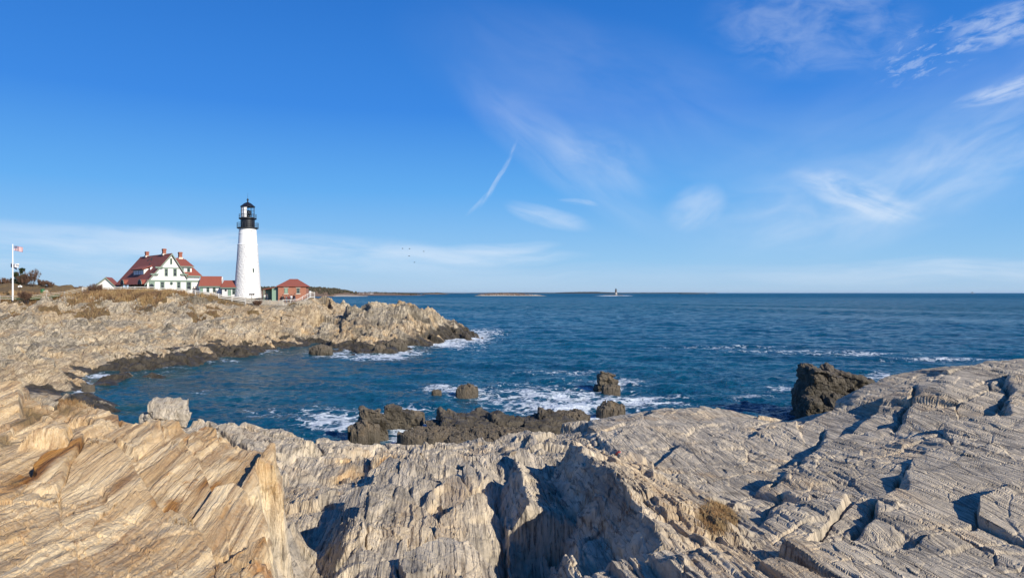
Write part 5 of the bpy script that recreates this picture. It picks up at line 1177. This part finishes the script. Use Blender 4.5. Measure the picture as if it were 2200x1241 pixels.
def bank_grass():
    rs = np.random.RandomState(5); n = 260000
    y = 142 + 22 * rs.rand(n); x = (-.80 + .46 * rs.rand(n)) * y
    g = head_surf(x, y); d = fbm(x * .12, y * .12, 4, 521)
    px = CX + x / y * F
    dens = sstep(g + .9 * d, 7.5, 8.6) * (1 - sstep(y, 157.5, 159))
    dens = dens * np.interp(px, [-100, 0, 60, 100, 150, 175, 200, 240, 395, 404, 428, 436, 520, 560, 620], [.5, .5, .35, .18, .25, .6, .9, 1, 1, .12, .12, .8, .7, .35, .1]) * (.35 + .65 * sstep(fbm(x * .3, y * .3, 3, 911), -.2, .3))
    k = rs.rand(n) < dens; x, y = x[k], y[k]; z = head_height(x[None], y[None])[0]
    tall = np.interp(CX + x / y * F, [0, 150, 230, 330, 400, 520, 600], [.6, .5, .85, 1.0, .9, .65, .4])
    pts = np.stack([x, y, np.minimum(z, head_surf(x, y) + .5)], -1)
    sc_ = fbm(x * .22, y * .22, 3, 912) + .5 * (rs.rand(len(x)) - .5) > .28
    o = blades('dry_grass', pts[~sc_], .30, 1.30, .07, 'drygrass', 6, .5); o['kind'] = 'stuff'
    o = blades('dead_scrub', pts[sc_], .25, 1.05, .06, 'twig', 16, 1.1); o['kind'] = 'stuff'
    # patches on the rocks lower down
    y = 105 + 50 * rs.rand(60000); x = (-.80 + .42 * rs.rand(60000)) * y
    G = head_surf(x, y); pch = sstep(fbm(x * .09, y * .13, 3, 531), .42, .60) * sstep(G, 3.2, 4.5) * .6
    pch = np.maximum(pch, .55 * sstep(G + 1.8 * fbm(x * .16, y * .16, 4, 532), 5.4, 7.2) * sstep(fbm(x * .3, y * .3, 3, 533), -.05, .4) * (x < -56)); k = rs.rand(60000) < pch; x, y = x[k], y[k]
    pts = np.stack([x, y, head_height(x[None], y[None])[0]], -1)
    o = blades('rock_grass', pts[::2], .15, .6, .07, 'drygrass', 7, .6); o['kind'] = 'stuff'
    o = blades('rock_scrub', pts[1::2], .15, .55, .06, 'twig', 17, 1.2); o['kind'] = 'stuff'
    # lawn by the flagpole
    n = 9000; x = -113 + 14 * rs.rand(n); y = 150 + 8 * rs.rand(n); pts = np.stack([x, y, head_surf(x, y)], -1)
    o = blades('lawn', pts, .08, .28, .09, 'lawn', 8, .5); o['kind'] = 'stuff'
    # near ledges: tufts in the turf hollow and on the golden slab
    x = []; y = []
    n = 3200; yy = 8.0 + 2.6 * rs.rand(n); xx = 2.65 + .32 * (yy - 9) + rs.randn(n) * .11; k = np.abs(yy - 9.2) < 1.3; x.append(xx[k]); y.append(yy[k])
    for (px, py, Y, r_, m_) in ((128, 866, 9.0, .14, 300), (150, 872, 9.05, .12, 300), (165, 880, 9.0, .09, 200), (105, 858, 9.2, .12, 160), (205, 1010, 6.6, .035, 60), (395, 1105, 5.5, .05, 60), (1260, 1070, 10.5, .16, 120), (1330, 1125, 8.6, .14, 160), (1300, 1100, 9.2, .12, 120)):
        cx = (px - CX) / F * Y; x.append(cx + rs.randn(m_) * r_); y.append(Y + rs.randn(m_) * r_)
    x = np.concatenate(x); y = np.concatenate(y); z = near_height(x[None], y[None])[0][0]
    o = blades('turf', np.stack([x, y, z], -1), .015, .06, .005, 'drygrass', 9, 1.1); o['kind'] = 'stuff'
bank_grass()
def shrub(name, label, cat, px, Y, h_, w_, n, mat, seed, base=None, group=None, dense=.0):
    """a leafless shrub: forking stems grown as tubes, twigs at the ends"""
    x, y, _ = at(px, 0, Y); z = ground_sm(x, y) if base is None else base
    rt = thing(name, label, cat, (x, y, z - .1), group=group); rs = random.Random(seed)
    st = MB(); tw = []
    for k in range(n):
        a = rs.random() * 6.28; p = Vector((math.cos(a) * .15 * w_ * rs.random(), math.sin(a) * .15 * w_ * rs.random(), 0))
        sp = .25 + .75 * rs.random(); d = Vector((math.cos(a) * sp * w_ / h_ * .5, math.sin(a) * sp * w_ / h_ * .5, 1)).normalized(); ln = h_ * (.55 + .5 * rs.random())
        segs = 4; r = .035
        for s_ in range(segs):
            q = p + d * ln / segs; st.tube(p, q, r, r * .7, 5); r *= .7
            for b in range(3):
                dd = (d + Vector((rs.uniform(-.8, .8), rs.uniform(-.8, .8), rs.uniform(-.1, .6)))).normalized(); l2 = ln / segs * rs.uniform(.5, 1.1)
                if s_ > 0: st.tube(q, q + dd * l2, r * .6, .008, 4); tw += [q + dd * l2 * f + Vector((rs.gauss(0, .1), rs.gauss(0, .1), rs.gauss(0, .1))) for f in (.2, .4, .55, .7, .85, 1.0) for _ in range(3)]
            d = (d + Vector((rs.uniform(-.3, .3), rs.uniform(-.3, .3), .1))).normalized(); p = q
    st.obj('stem', M['bark'], rt)
    b = blades('twig', np.array([tuple(t) for t in tw]), .12, .42, .03, mat, seed, 1.4, rt); b.name = 'twig'
    return rt
def evergreen():
    Y = 184; x, y, _ = at(41, 0, Y); z = ground_sm(x, y); h_ = 4.3
    rt = thing('evergreen_tree', 'dark ragged evergreen tree behind the flagpole', 'tree', (x, y, z - .2)); rs = random.Random(8)
    m = MB(); m.tube((0, 0, 0), (.3, 0, h_ * .55), .16, .10, 7); m.tube((.3, 0, h_ * .55), (.75, 0, h_ * .95), .10, .04, 6); m.tube((.1, 0, h_ * .35), (-.9, .1, h_ * .62), .08, .04, 6); m.tube((-.05, 0, h_ * .15), (-1.6, 0, h_ * .33), .07, .03, 6); m.tube((.2, 0, h_ * .35), (1.3, 0, h_ * .6), .07, .03, 6); m.obj('trunk', M['bark'], rt)
    pts = []
    for (cx, cz, rx, rz, n) in ((.8, h_ * .96, .75, .42, 420), (.55, h_ * .8, .45, .5, 200), (-.9, h_ * .66, .75, .7, 620), (-.4, h_ * .5, .8, .5, 350), (-1.6, h_ * .34, .75, .3, 200), (1.2, h_ * .58, .7, .5, 380), (.5, h_ * .4, 1.3, .9, 800), (.2, h_ * .18, 1.7, .7, 700), (-.7, h_ * .62, .3, .3, 100)):
        for _ in range(n):
            v = Vector((rs.gauss(0, 1), rs.gauss(0, 1), rs.gauss(0, 1))).normalized() * rs.random() ** .45; pts.append((cx + v.x * rx, v.y * rx, cz + v.z * rz))
    blades('crown', np.array(pts), .12, .38, .09, 'pine', 4, 1.5, rt).name = 'crown'
evergreen()
SH = 'bare shrubs on the bank'
shrub('bare_shrub', 'tallest bare reddish shrub right of the evergreen tree', 'shrub', 70, 183, 3.9, 4.2, 26, 'twig', 1, group=SH)
shrub('bare_shrub', 'bare shrub growing low around the foot of the evergreen tree', 'shrub', 52, 182, 2.4, 4.0, 22, 'twig', 2, group=SH)
shrub('bare_shrub', 'rounded bare bush on the near bank just right of the flagpole foot', 'shrub', 56, 147.5, 1.9, 3.2, 30, 'twig', 3, group=SH)
shrub('bare_shrub', 'grey brown bush at the fence corner left of the white outbuilding', 'shrub', 205, 155, 1.7, 3.6, 30, 'twig', 4, group=SH)
shrub('bare_shrub', 'low bare shrub at the right end of the skyline thicket', 'shrub', 172, 177, 1.0, 2.4, 16, 'twig', 5, group=SH)
shrub('bare_shrub', 'bare shrub on the skyline right behind the flagpole', 'shrub', 18, 187, 1.7, 4.5, 22, 'twig', 6, group=SH)
shrub('bare_shrub', 'leftmost bare shrub on the skyline at the picture edge', 'shrub', 3, 187, 1.6, 4, 20, 'twig', 7, group=SH)
shrub('bare_shrub', 'bare shrub midway along the falling skyline thicket', 'shrub', 90, 184, 1.5, 4.5, 22, 'twig', 9, group=SH)
shrub('bare_shrub', 'small bare shrub low on the falling skyline thicket', 'shrub', 108, 184, 1.1, 3.6, 18, 'twig', 10, group=SH)
shrub('bare_shrub', 'brown brush on the rocks under the grey wooden fence', 'shrub', 552, 156.5, 1.0, 2.6, 18, 'twig', 11, group=SH)

# ------------------------------------------------------------------ small things round the lighthouse
def lamp_post():
    x, y, _ = at(43, 0, 158); z = ground_sm(x, y)
    rt = thing('lamp_post', 'twin lamp post with white globes behind the fence', 'lamp post', (x, y, z)); zt = H + (HY - 617.5) / F * 158 - z
    m = MB(); m.tube((0, 0, -.3), (0, 0, zt), .06, .05, 8); m.tube((-.24, 0, zt - .05), (.24, 0, zt - .05), .03, n=6); m.obj('post', M['black'], rt)
    for s_ in (-1, 1):
        m = MB(); m.lathe([(.06, zt), (.2, zt + .1), (.22, zt + .28), (.12, zt + .4)], 10, c=(.26 * s_, 0)); m.obj('lamp_head', M['white'], rt)
    m = MB(); m.lathe([(.02, zt), (.16, zt + .3), (.20, zt + .45), (.03, zt + .62)], 10); m.obj('lamp_top', M['stone'], rt)
lamp_post()
def bin_():
    x, y, _ = at(92, 0, 163); z = ground_sm(x, y); rt = thing('litter_bin', 'small green bin on the grass below the rock ridge', 'bin', (x, y, z))
    m = MB(); m.lathe([(.42, -.2), (.50, .1), (.52, .85), (.46, .9)], 10); m.obj('body', M['binger'], rt)
    m = MB(); m.lathe([(.54, .9), (.5, 1.0), (.2, 1.12), (.02, 1.14)], 10); m.obj('lid', M['binger'], rt)
    rock('white_stone', 'pale stone beside the green bin', 'stone', 98, 630, 163, .7, .5, .8, 61, mat='boulder', n=40, zb=z)
    x, y, _ = at(21, 0, 158); rock('white_stone', 'white stone left of the flagpole foot', 'stone', 21, 630, 158, .4, .35, .55, 62, mat='boulder', n=40, zb=ground_sm(x, y))
bin_()
def horn():
    x, y, _ = at(541, 0, 160); z = ground_sm(x, y); zt = H + (HY - 632) / F * 160 - z
    rt = thing('fog_horn', 'black twin trumpet fog horn on a post before the tower', 'fog horn', (x, y, z))
    m = MB(); m.tube((0, 0, -.5), (0, 0, zt - .1), .06, n=8); m.obj('post', M['black'], rt)
    for s_ in (-1, 1):
        m = MB(); m.tube((.04 * s_, 0, zt), (.28 * s_, 0, zt), .10, .12, 10); m.tube((.28 * s_, 0, zt), (.50 * s_, 0, zt), .12, .27, 12); m.obj('trumpet', M['black'], rt)
    m = MB(); m.box(-.12, .12, -.12, .12, zt - .16, zt + .14); m.obj('bracket', M['black'], rt)
horn()
def viewer(px, Y, label, mat='black'):
    x, y, _ = at(px, 0, Y); z = ground_sm(x, y); rt = thing('coin_viewer', label, 'viewer', (x, y, z))
    m = MB(); m.lathe([(.22, -.3), (.2, .05), (.07, .1), (.06, 1.15), (.1, 1.2)], 10); m.obj('pedestal', M[mat], rt)
    m = MB(); m.tube((-.18, .05, 1.38), (.20, -.05, 1.38), .19, .17, 10); m.tube((.2, -.05, 1.38), (.34, -.09, 1.38), .08, .08, 8); m.obj('viewer_head', M[mat], rt)
viewer(464, 160.5, 'grey coin viewer in front of the white wing\'s windows', 'bronze')
viewer(666, 164, 'pale coin viewer on a post at the right end of the picket fence', 'white')
def person(label, px, Y, h_, rz, top, trousers, pose=0, hair='hair', seed=0):
    x, y, _ = at(px, 0, Y); z = ground_sm(x, y)
    rt = thing('person', label, 'person', (x, y, z), R(rz), group='visitors at the lighthouse')
    s = h_ / 1.75
    def skin(name, V, E, Rd, mat, lv=1):
        me = bpy.data.meshes.new(name); me.from_pydata([(a * s, b * s, c * s) for a, b, c in V], E, []); o = link(name, me, M[mat], rt)
        o.modifiers.new('skin', 'SKIN'); 
        for i, r in enumerate(Rd):
            v = me.skin_vertices[0].data[i]; v.radius = (r[0] * s, r[1] * s) if isinstance(r, tuple) else (r * s, r * s); v.use_root = i == 0
        o.modifiers.new('sub', 'SUBSURF').render_levels = lv
        for p in me.polygons: p.use_smooth = True
        return o
    st = .14 if pose == 1 else .02; arm = .22 if pose == 2 else .05
    J = [(0, 0, .95), (0, 0, 1.18), (0, .01, 1.38), (0, .01, 1.48), (0, -.01, 1.58), (0, -.01, 1.68), (.09, 0, .88), (.10, -st, .50), (.11, -st * .6 + .02, .09), (.11, -st * .6 - .13, .04), (-.09, 0, .88), (-.10, st, .50), (-.11, st * 1.2 + .03, .09), (-.11, st * 1.2 - .12, .04),
         (.19, .01, 1.38), (.25, .02 - arm * .3, 1.10), (.24, -.06 - arm, .90 + arm), (.23, -.10 - arm, .82 + arm), (-.19, .01, 1.38), (-.25, .02, 1.10), (-.24, -.05, .88), (-.23, -.08, .80)]
    E = [(0, 1), (1, 2), (2, 3), (3, 4), (4, 5), (0, 6), (6, 7), (7, 8), (8, 9), (0, 10), (10, 11), (11, 12), (12, 13), (2, 14), (14, 15), (15, 16), (16, 17), (2, 18), (18, 19), (19, 20), (20, 21)]
    Rd = [(.13, .10), (.13, .10), (.15, .10), .055, (.075, .09), (.06, .08), .085, .06, .04, .035, .085, .06, .04, .035, .06, .045, .032, .03, .06, .045, .032, .03]
    skin('body', J, E, Rd, 'skin')
    T = [J[0], J[1], J[2], J[14], J[15], J[16], J[18], J[19], J[20], (0, .01, 1.45), (0, 0, .84)]
    skin('jacket', T, [(0, 1), (1, 2), (2, 3), (3, 4), (4, 5), (2, 6), (6, 7), (7, 8), (2, 9), (0, 10)], [(.17, .14), (.17, .14), (.18, .14), .085, .07, .055, .085, .07, .055, .07, (.17, .14)], top)
    Lg = [(0, 0, .95), J[6], J[7], J[8], J[10], J[11], J[12]]
    skin('trousers', Lg, [(0, 1), (1, 2), (2, 3), (0, 4), (4, 5), (5, 6)], [(.155, .125), .11, .085, .065, .11, .085, .065], trousers)
    m = MB(); m.lathe([(.085 * s, 1.60 * s), (.105 * s, 1.66 * s), (.10 * s, 1.73 * s), (.06 * s, 1.775 * s), (.01 * s, 1.785 * s)], 12, c=(0, .012 * s)); m.box(-.08 * s, .08 * s, .03 * s, .10 * s, 1.52 * s, 1.62 * s); m.obj('hair', M[hair], rt)
    m = MB()
    for sx in (-.11, .11): m.box((sx - .05) * s, (sx + .05) * s, -.20 * s, .09 * s, .0, .09 * s)
    m.obj('shoe', M['jacket_dark'], rt)
    return rt
person('person in a grey coat standing left of another behind the sloping white fence', 415.5, 160, 1.68, 160, 'jacket_grey', 'jacket_dark', 0)
person('taller person in dark clothes looking out over the sloping white fence', 420.3, 160, 1.8, 200, 'jacket_dark', 'jacket_grey', 2)
person('person in a black coat standing alone left of the picket fence group', 607.5, 162.5, 1.82, 190, 'jacket_dark', 'jacket_dark', 0)
person('person in a grey jacket and blue jeans leaning on the picket fence', 615, 162.6, 1.62, 170, 'jacket_grey', 'denim', 2)
person('person in a maroon jacket between two others at the picket fence', 620, 162.8, 1.68, 185, 'jacket_red', 'jacket_dark', 0)
person('person in a white top and dark hair at the picket fence', 625.8, 163, 1.74, 175, 'jacket_white', 'jacket_grey', 0)
person('rightmost person in a dark jacket walking along the picket fence', 633.3, 163.2, 1.82, 110, 'jacket_dark', 'denim', 1)
person('person in a pale top in the shade by the brick house porch', 568, 163.5, 1.72, 230, 'jacket_white', 'jacket_dark', 0)
person('person in a grey top standing at the porch doorway of the brick house', 573.5, 163.8, 1.72, 150, 'jacket_grey', 'denim', 0)
# weathered red float lying on the ledge
def float_():
    x, y, _ = at(1329, 941, 17.5); z = float(near_height(np.array([[x]]), np.array([[y]]))[0][0, 0])
    rt = thing('fishing_float', 'weathered red fishing float lying on the grey ledge', 'float', (x, y, z + .035), R(40))
    m = MB(); m.lathe([(.015, -.08), (.04, -.075), (.055, -.04), (.058, .02), (.045, .06), (.02, .08)], 16); b = m.obj('body', M['buoy'], rt, smooth=True); b.rotation_euler = (R(70), 0, 0)
    m = MB(); m.ring(.014, .09, .005, 12); c = m.obj('rope_eye', M['rope'], rt); c.rotation_euler = (R(70), 0, 0)
float_()
def birds():
    lb = ['dark gull highest in the flock, leftmost of five', 'dark gull close to the right of the leftmost gull', 'dark gull farthest right in the flock', 'dark gull in the middle gliding below the top pair', 'dark gull lowest of the five, nearest the horizon']
    src = None
    for k, (px, py) in enumerate(((865, 534), (880, 534.5), (910.5, 540), (879, 550), (890.5, 563.5))):
        x, y, z = at(px, py, 330); rt = thing('gull', lb[k], 'bird', (x, y, z), R([20, -15, 10, 30, 0][k]), group='gulls in flight')
        if src is None:
            m = MB(); m.lathe([(.01, -.36), (.07, -.25), (.11, -.05), (.10, .12), (.06, .25), (.05, .32), (.01, .40)], 8); b = m.obj('body', M['bird'], rt, smooth=True); b.rotation_euler = (0, R(90), 0)
            parts = [b]
            for s_ in (-1, 1):
                m = MB()
                for (y0, y1, z0, z1, c0, c1) in ((.05, .38, .02, .20, .16, .15), (.38, .80, .20, .10, .15, .05)):
                    m.prism([(c0, y0 * s_, z0), (-c0, y0 * s_, z0), (-c1 - .03, y1 * s_, z1), (c1 - .03, y1 * s_, z1)], (0, 0, .03))
                parts.append(m.obj('wing', M['bird'], rt))
            m = MB(); m.prism([(-.30, -.05, 0), (-.30, .05, 0), (-.52, .10, .01), (-.52, -.10, .01)], (0, 0, .02)); parts.append(m.obj('tail', M['bird'], rt)); src = parts
        else:
            for p in src:
                c = p.copy(); COL.objects.link(c); c.parent = rt
birds()

# ------------------------------------------------------------------ the far shore
def ridge_land(name, px0, px1, Y, prof, mat, seed, depth=None, rough=.25, kind='structure', base_py=None, label=None, n=260, zoff=0.0):
    """an island: height profile (px, py) along its length, rounded across its depth"""
    depth = depth or (px1 - px0) / F * Y * .45
    px = np.linspace(px0, px1, n); X = (px - CX) / F * Y; v = np.linspace(-1, 1, 26)
    hp = np.maximum(0, H + (HY - np.interp(px, [p[0] for p in prof], [p[1] for p in prof])) / F * Y)
    XX, VV = np.meshgrid(X, v); prof_v = np.clip(1 - VV ** 2, 0, 1) ** .6
    e = np.clip(np.minimum(px - px0, px1 - px) / (px1 - px0) * 9, 0, 1) ** .6
    sc = F / Y
    Z = hp[None] * prof_v * (1 + rough * fbm(XX * sc * .25, VV * 3, 4, seed)) * 1.02 + zoff
    Z[0] = -2; Z[-1] = -2; Z[:, 0] = -2; Z[:, -1] = -2
    YY = Y + VV * depth * e[None].clip(.15, 1)
    return X, grid_mesh(name, XX, YY, Z - .3, M[mat])
def island(name, px0, px1, Y, prof, mat='farland', seed=0, shore=True, **k):
    X, o = ridge_land(name, px0, px1, Y, prof, mat, seed, **k); o['kind'] = 'structure'
    return o
def woodland(name, px0, px1, Y, prof, dens, seed, depth, hmin, hmax, col='farwood'):
    """a far wood that reads as one mass: thousands of small conifer and bare crowns in one mesh"""
    rs = np.random.RandomState(seed); m = MB(); n = dens
    px = px0 + (px1 - px0) * rs.rand(n); v = -1 + 1.7 * rs.rand(n)
    V = []; Fc = []
    for a, b in zip(px, v):
        hg = max(0, H + (HY - np.interp(a, [p[0] for p in prof], [p[1] for p in prof])) / F * Y)
        z = hg * max(0, 1 - b * b) ** .6 - 1.5; x = (a - CX) / F * Y; y = Y + b * depth
        h_ = hmin + (hmax - hmin) * rs.rand(); r = h_ * (.22 + .2 * rs.rand()); k0 = len(V); n_ = 6; a0 = rs.rand() * 6
        for (rr, zz) in ((.5, .15), (1.0, .4), (.75, .7)):
            for q in range(n_):
                t = a0 + q * 2 * math.pi / n_; j = 1 + .5 * (rs.rand() - .5); V.append((x + r * rr * j * math.cos(t), y + r * rr * j * math.sin(t), z + h_ * zz))
        V.append((x, y, z + h_))
        for lv in range(2):
            for q in range(n_): Fc.append((k0 + lv * n_ + q, k0 + lv * n_ + (q + 1) % n_, k0 + (lv + 1) * n_ + (q + 1) % n_, k0 + (lv + 1) * n_ + q))
        for q in range(n_): Fc.append((k0 + 2 * n_ + q, k0 + 2 * n_ + (q + 1) % n_, k0 + 3 * n_))
    m.add(V, Fc); o = m.obj(name, M[col]); o['kind'] = 'stuff'; return o
P1 = [(560, 622), (640, 621), (690, 622.5), (715, 624.5), (735, 629), (760, 633)]
island('far_island', 520, 762, 2000, P1, seed=1, depth=220); woodland('far_woods', 540, 744, 2020, P1, 1500, 1, 190, 6, 12)
island('far_shore', 520, 790, 1900, [(520, 634.0), (700, 634.2), (740, 633.4), (785, 635.5)], 'farshore', 2, depth=60)
P2 = [(720, 631), (770, 630.2), (800, 629.2), (830, 630), (870, 631.5), (905, 633.5)]
island('far_island', 715, 912, 2700, P2, seed=3, depth=260); woodland('far_woods', 725, 900, 2750, P2, 500, 3, 200, 3, 8)
island('far_shore', 730, 905, 2600, [(730, 633.3), (900, 634)], 'farshore', 4, depth=50)
P3 = [(905, 632), (925, 630), (940, 629.3), (955, 631), (965, 632)]
island('far_island', 905, 966, 4500, P3, 'farland', 5); woodland('far_woods', 912, 955, 4500, P3, 160, 5, 60, 4, 8)
P4 = [(1022, 634.5), (1032, 632), (1050, 631), (1080, 630.2), (1100, 630.6), (1130, 632), (1160, 633.4), (1168, 635)]
island('far_island', 1020, 1172, 2250, P4, 'farland', 6, depth=70, rough=.5); island('far_shore', 1018, 1180, 2200, [(1018, 635.5), (1030, 633.8), (1080, 633.4), (1120, 634), (1150, 633.6), (1176, 635.4)], 'farshore', 7, depth=40, rough=.9)
P5 = [(960, 629.5), (1100, 628.3), (1190, 628.6), (1215, 627.6), (1250, 626.9), (1280, 626.8), (1300, 627.6), (1330, 628.6), (1450, 628.4), (1530, 629)]
island('far_hills', 960, 1540, 11000, P5, 'farwood', 8, depth=900, rough=.10)
island('far_hills', 640, 1000, 9000, [(640, 628.6), (800, 628.2), (930, 628.8), (1000, 629.4)], 'farwood', 9, depth=900, rough=.1)
island('far_island', 1458, 1502, 7000, [(1458, 630.2), (1470, 628.9), (1490, 628.7), (1502, 630)], 'farwood', 10, depth=60)
def ledge_light():
    Y = 2850; x, y, _ = at(1323.3, 0, Y); s = Y / F
    rt = thing('stone_lighthouse', 'small dark and pale granite lighthouse far out on a ledge at sea', 'lighthouse', (x, y, 0))
    z = lambda py: H + (HY - py) * s
    m = MB(); m.lathe([(5.6, -1), (5.2, z(632)), (4.4, z(628.4)), (4.2, z(627.6))], 24); m.obj('base_wall', M['granite'], rt)
    m = MB(); m.lathe([(4.19, z(627.6)), (3.5, z(622.6)), (4.3, z(622.4)), (4.3, z(622.0)), (2.2, z(621.9))], 24); m.obj('upper_wall', M['granite_dark'], rt)
    m = MB(); m.lathe([(2.1, z(622)), (2.1, z(620.4)), (2.5, z(620.3)), (.3, z(619.2)), (.2, z(618.6))], 16); m.obj('lantern', M['black'], rt)
    rock('sea_ledge', 'low dark reef under the far stone lighthouse', 'rock', 1318, 634, Y, 42, 14, 2.0, 66, n=70, zb=-.3, sink=2)
ledge_light()
def ship():
    Y = 11000; x, y, _ = at(2090, 0, Y); s = Y / F
    rt = thing('ship', 'tiny grey ship on the horizon at the far right', 'ship', (x, y, 0))
    m = MB(); m.prism([(-28, -7, -1), (24, -7, -1), (32, -7, 9), (-28, -7, 8)], (0, 14, 0)); m.obj('hull', M['shipgrey'], rt)
    m = MB(); m.box(-18, 2, -6, 6, 8, 19); m.box(-14, -2, -5, 5, 19, 25); m.obj('superstructure', M['shipgrey'], rt)
    m = MB(); m.tube((-8, 0, 25), (-8, 0, 38), .9, .5, 6); m.tube((14, 0, 8), (14, 0, 22), .8, .5, 6); m.obj('mast', M['shipgrey'], rt)
    x, y, _ = at(1518, 0, 6000)
    rt = thing('boat', 'tiny dark boat on the horizon right of the far lighthouse', 'boat', (x, y, 0))
    m = MB(); m.prism([(-9, -3, -.5), (8, -3, -.5), (11, -3, 3), (-9, -3, 2.6)], (0, 6, 0)); m.obj('hull', M['shipgrey'], rt)
    m = MB(); m.box(-5, 3, -2.2, 2.2, 2.6, 7.5); m.obj('cabin', M['shipgrey'], rt)
ship()
def far_houses():
    for k, (px, Y, w_, lab) in enumerate(((778, 2560, 22, 'tiny white house at the left of two on the far brown island shore'), (795, 2560, 26, 'tiny white house at the right of two on the far brown island shore'))):
        x, y, _ = at(px, 0, Y); z = 2.0
        rt = thing('far_house', lab, 'house', (x, y, z), group='far white houses')
        m = MB(); m.box(-w_ / 2, w_ / 2, -4, 4, -2, 6); m.obj('wall', M['white'], rt)
        m = MB(); m.prism([(-w_ / 2 - .5, -4.5, 6), (-w_ / 2 - .5, 4.5, 6), (-w_ / 2 - .5, 0, 10)], (w_ + 1, 0, 0)); m.obj('roof', M['granite_dark'], rt)
far_houses()
# ------------------------------------------------------------------ the air
def haze():
    m = bpy.data.materials.new('sea_air'); m.use_nodes = True; t = NT(m.node_tree); t.n.clear()
    o = t.n.new('ShaderNodeOutputMaterial'); v = t.n.new('ShaderNodeVolumePrincipled'); v.inputs['Color'].default_value = (.62, .78, .95, 1); v.inputs['Density'].default_value = 0.8e-5; v.inputs['Anisotropy'].default_value = .2
    t.l.new(v.outputs[0], o.inputs['Volume'])
    b = MB(); b.box(-90000, 90000, -200, 90000, -6, 90); ob = b.obj('haze', m); ob['kind'] = 'stuff'
haze()
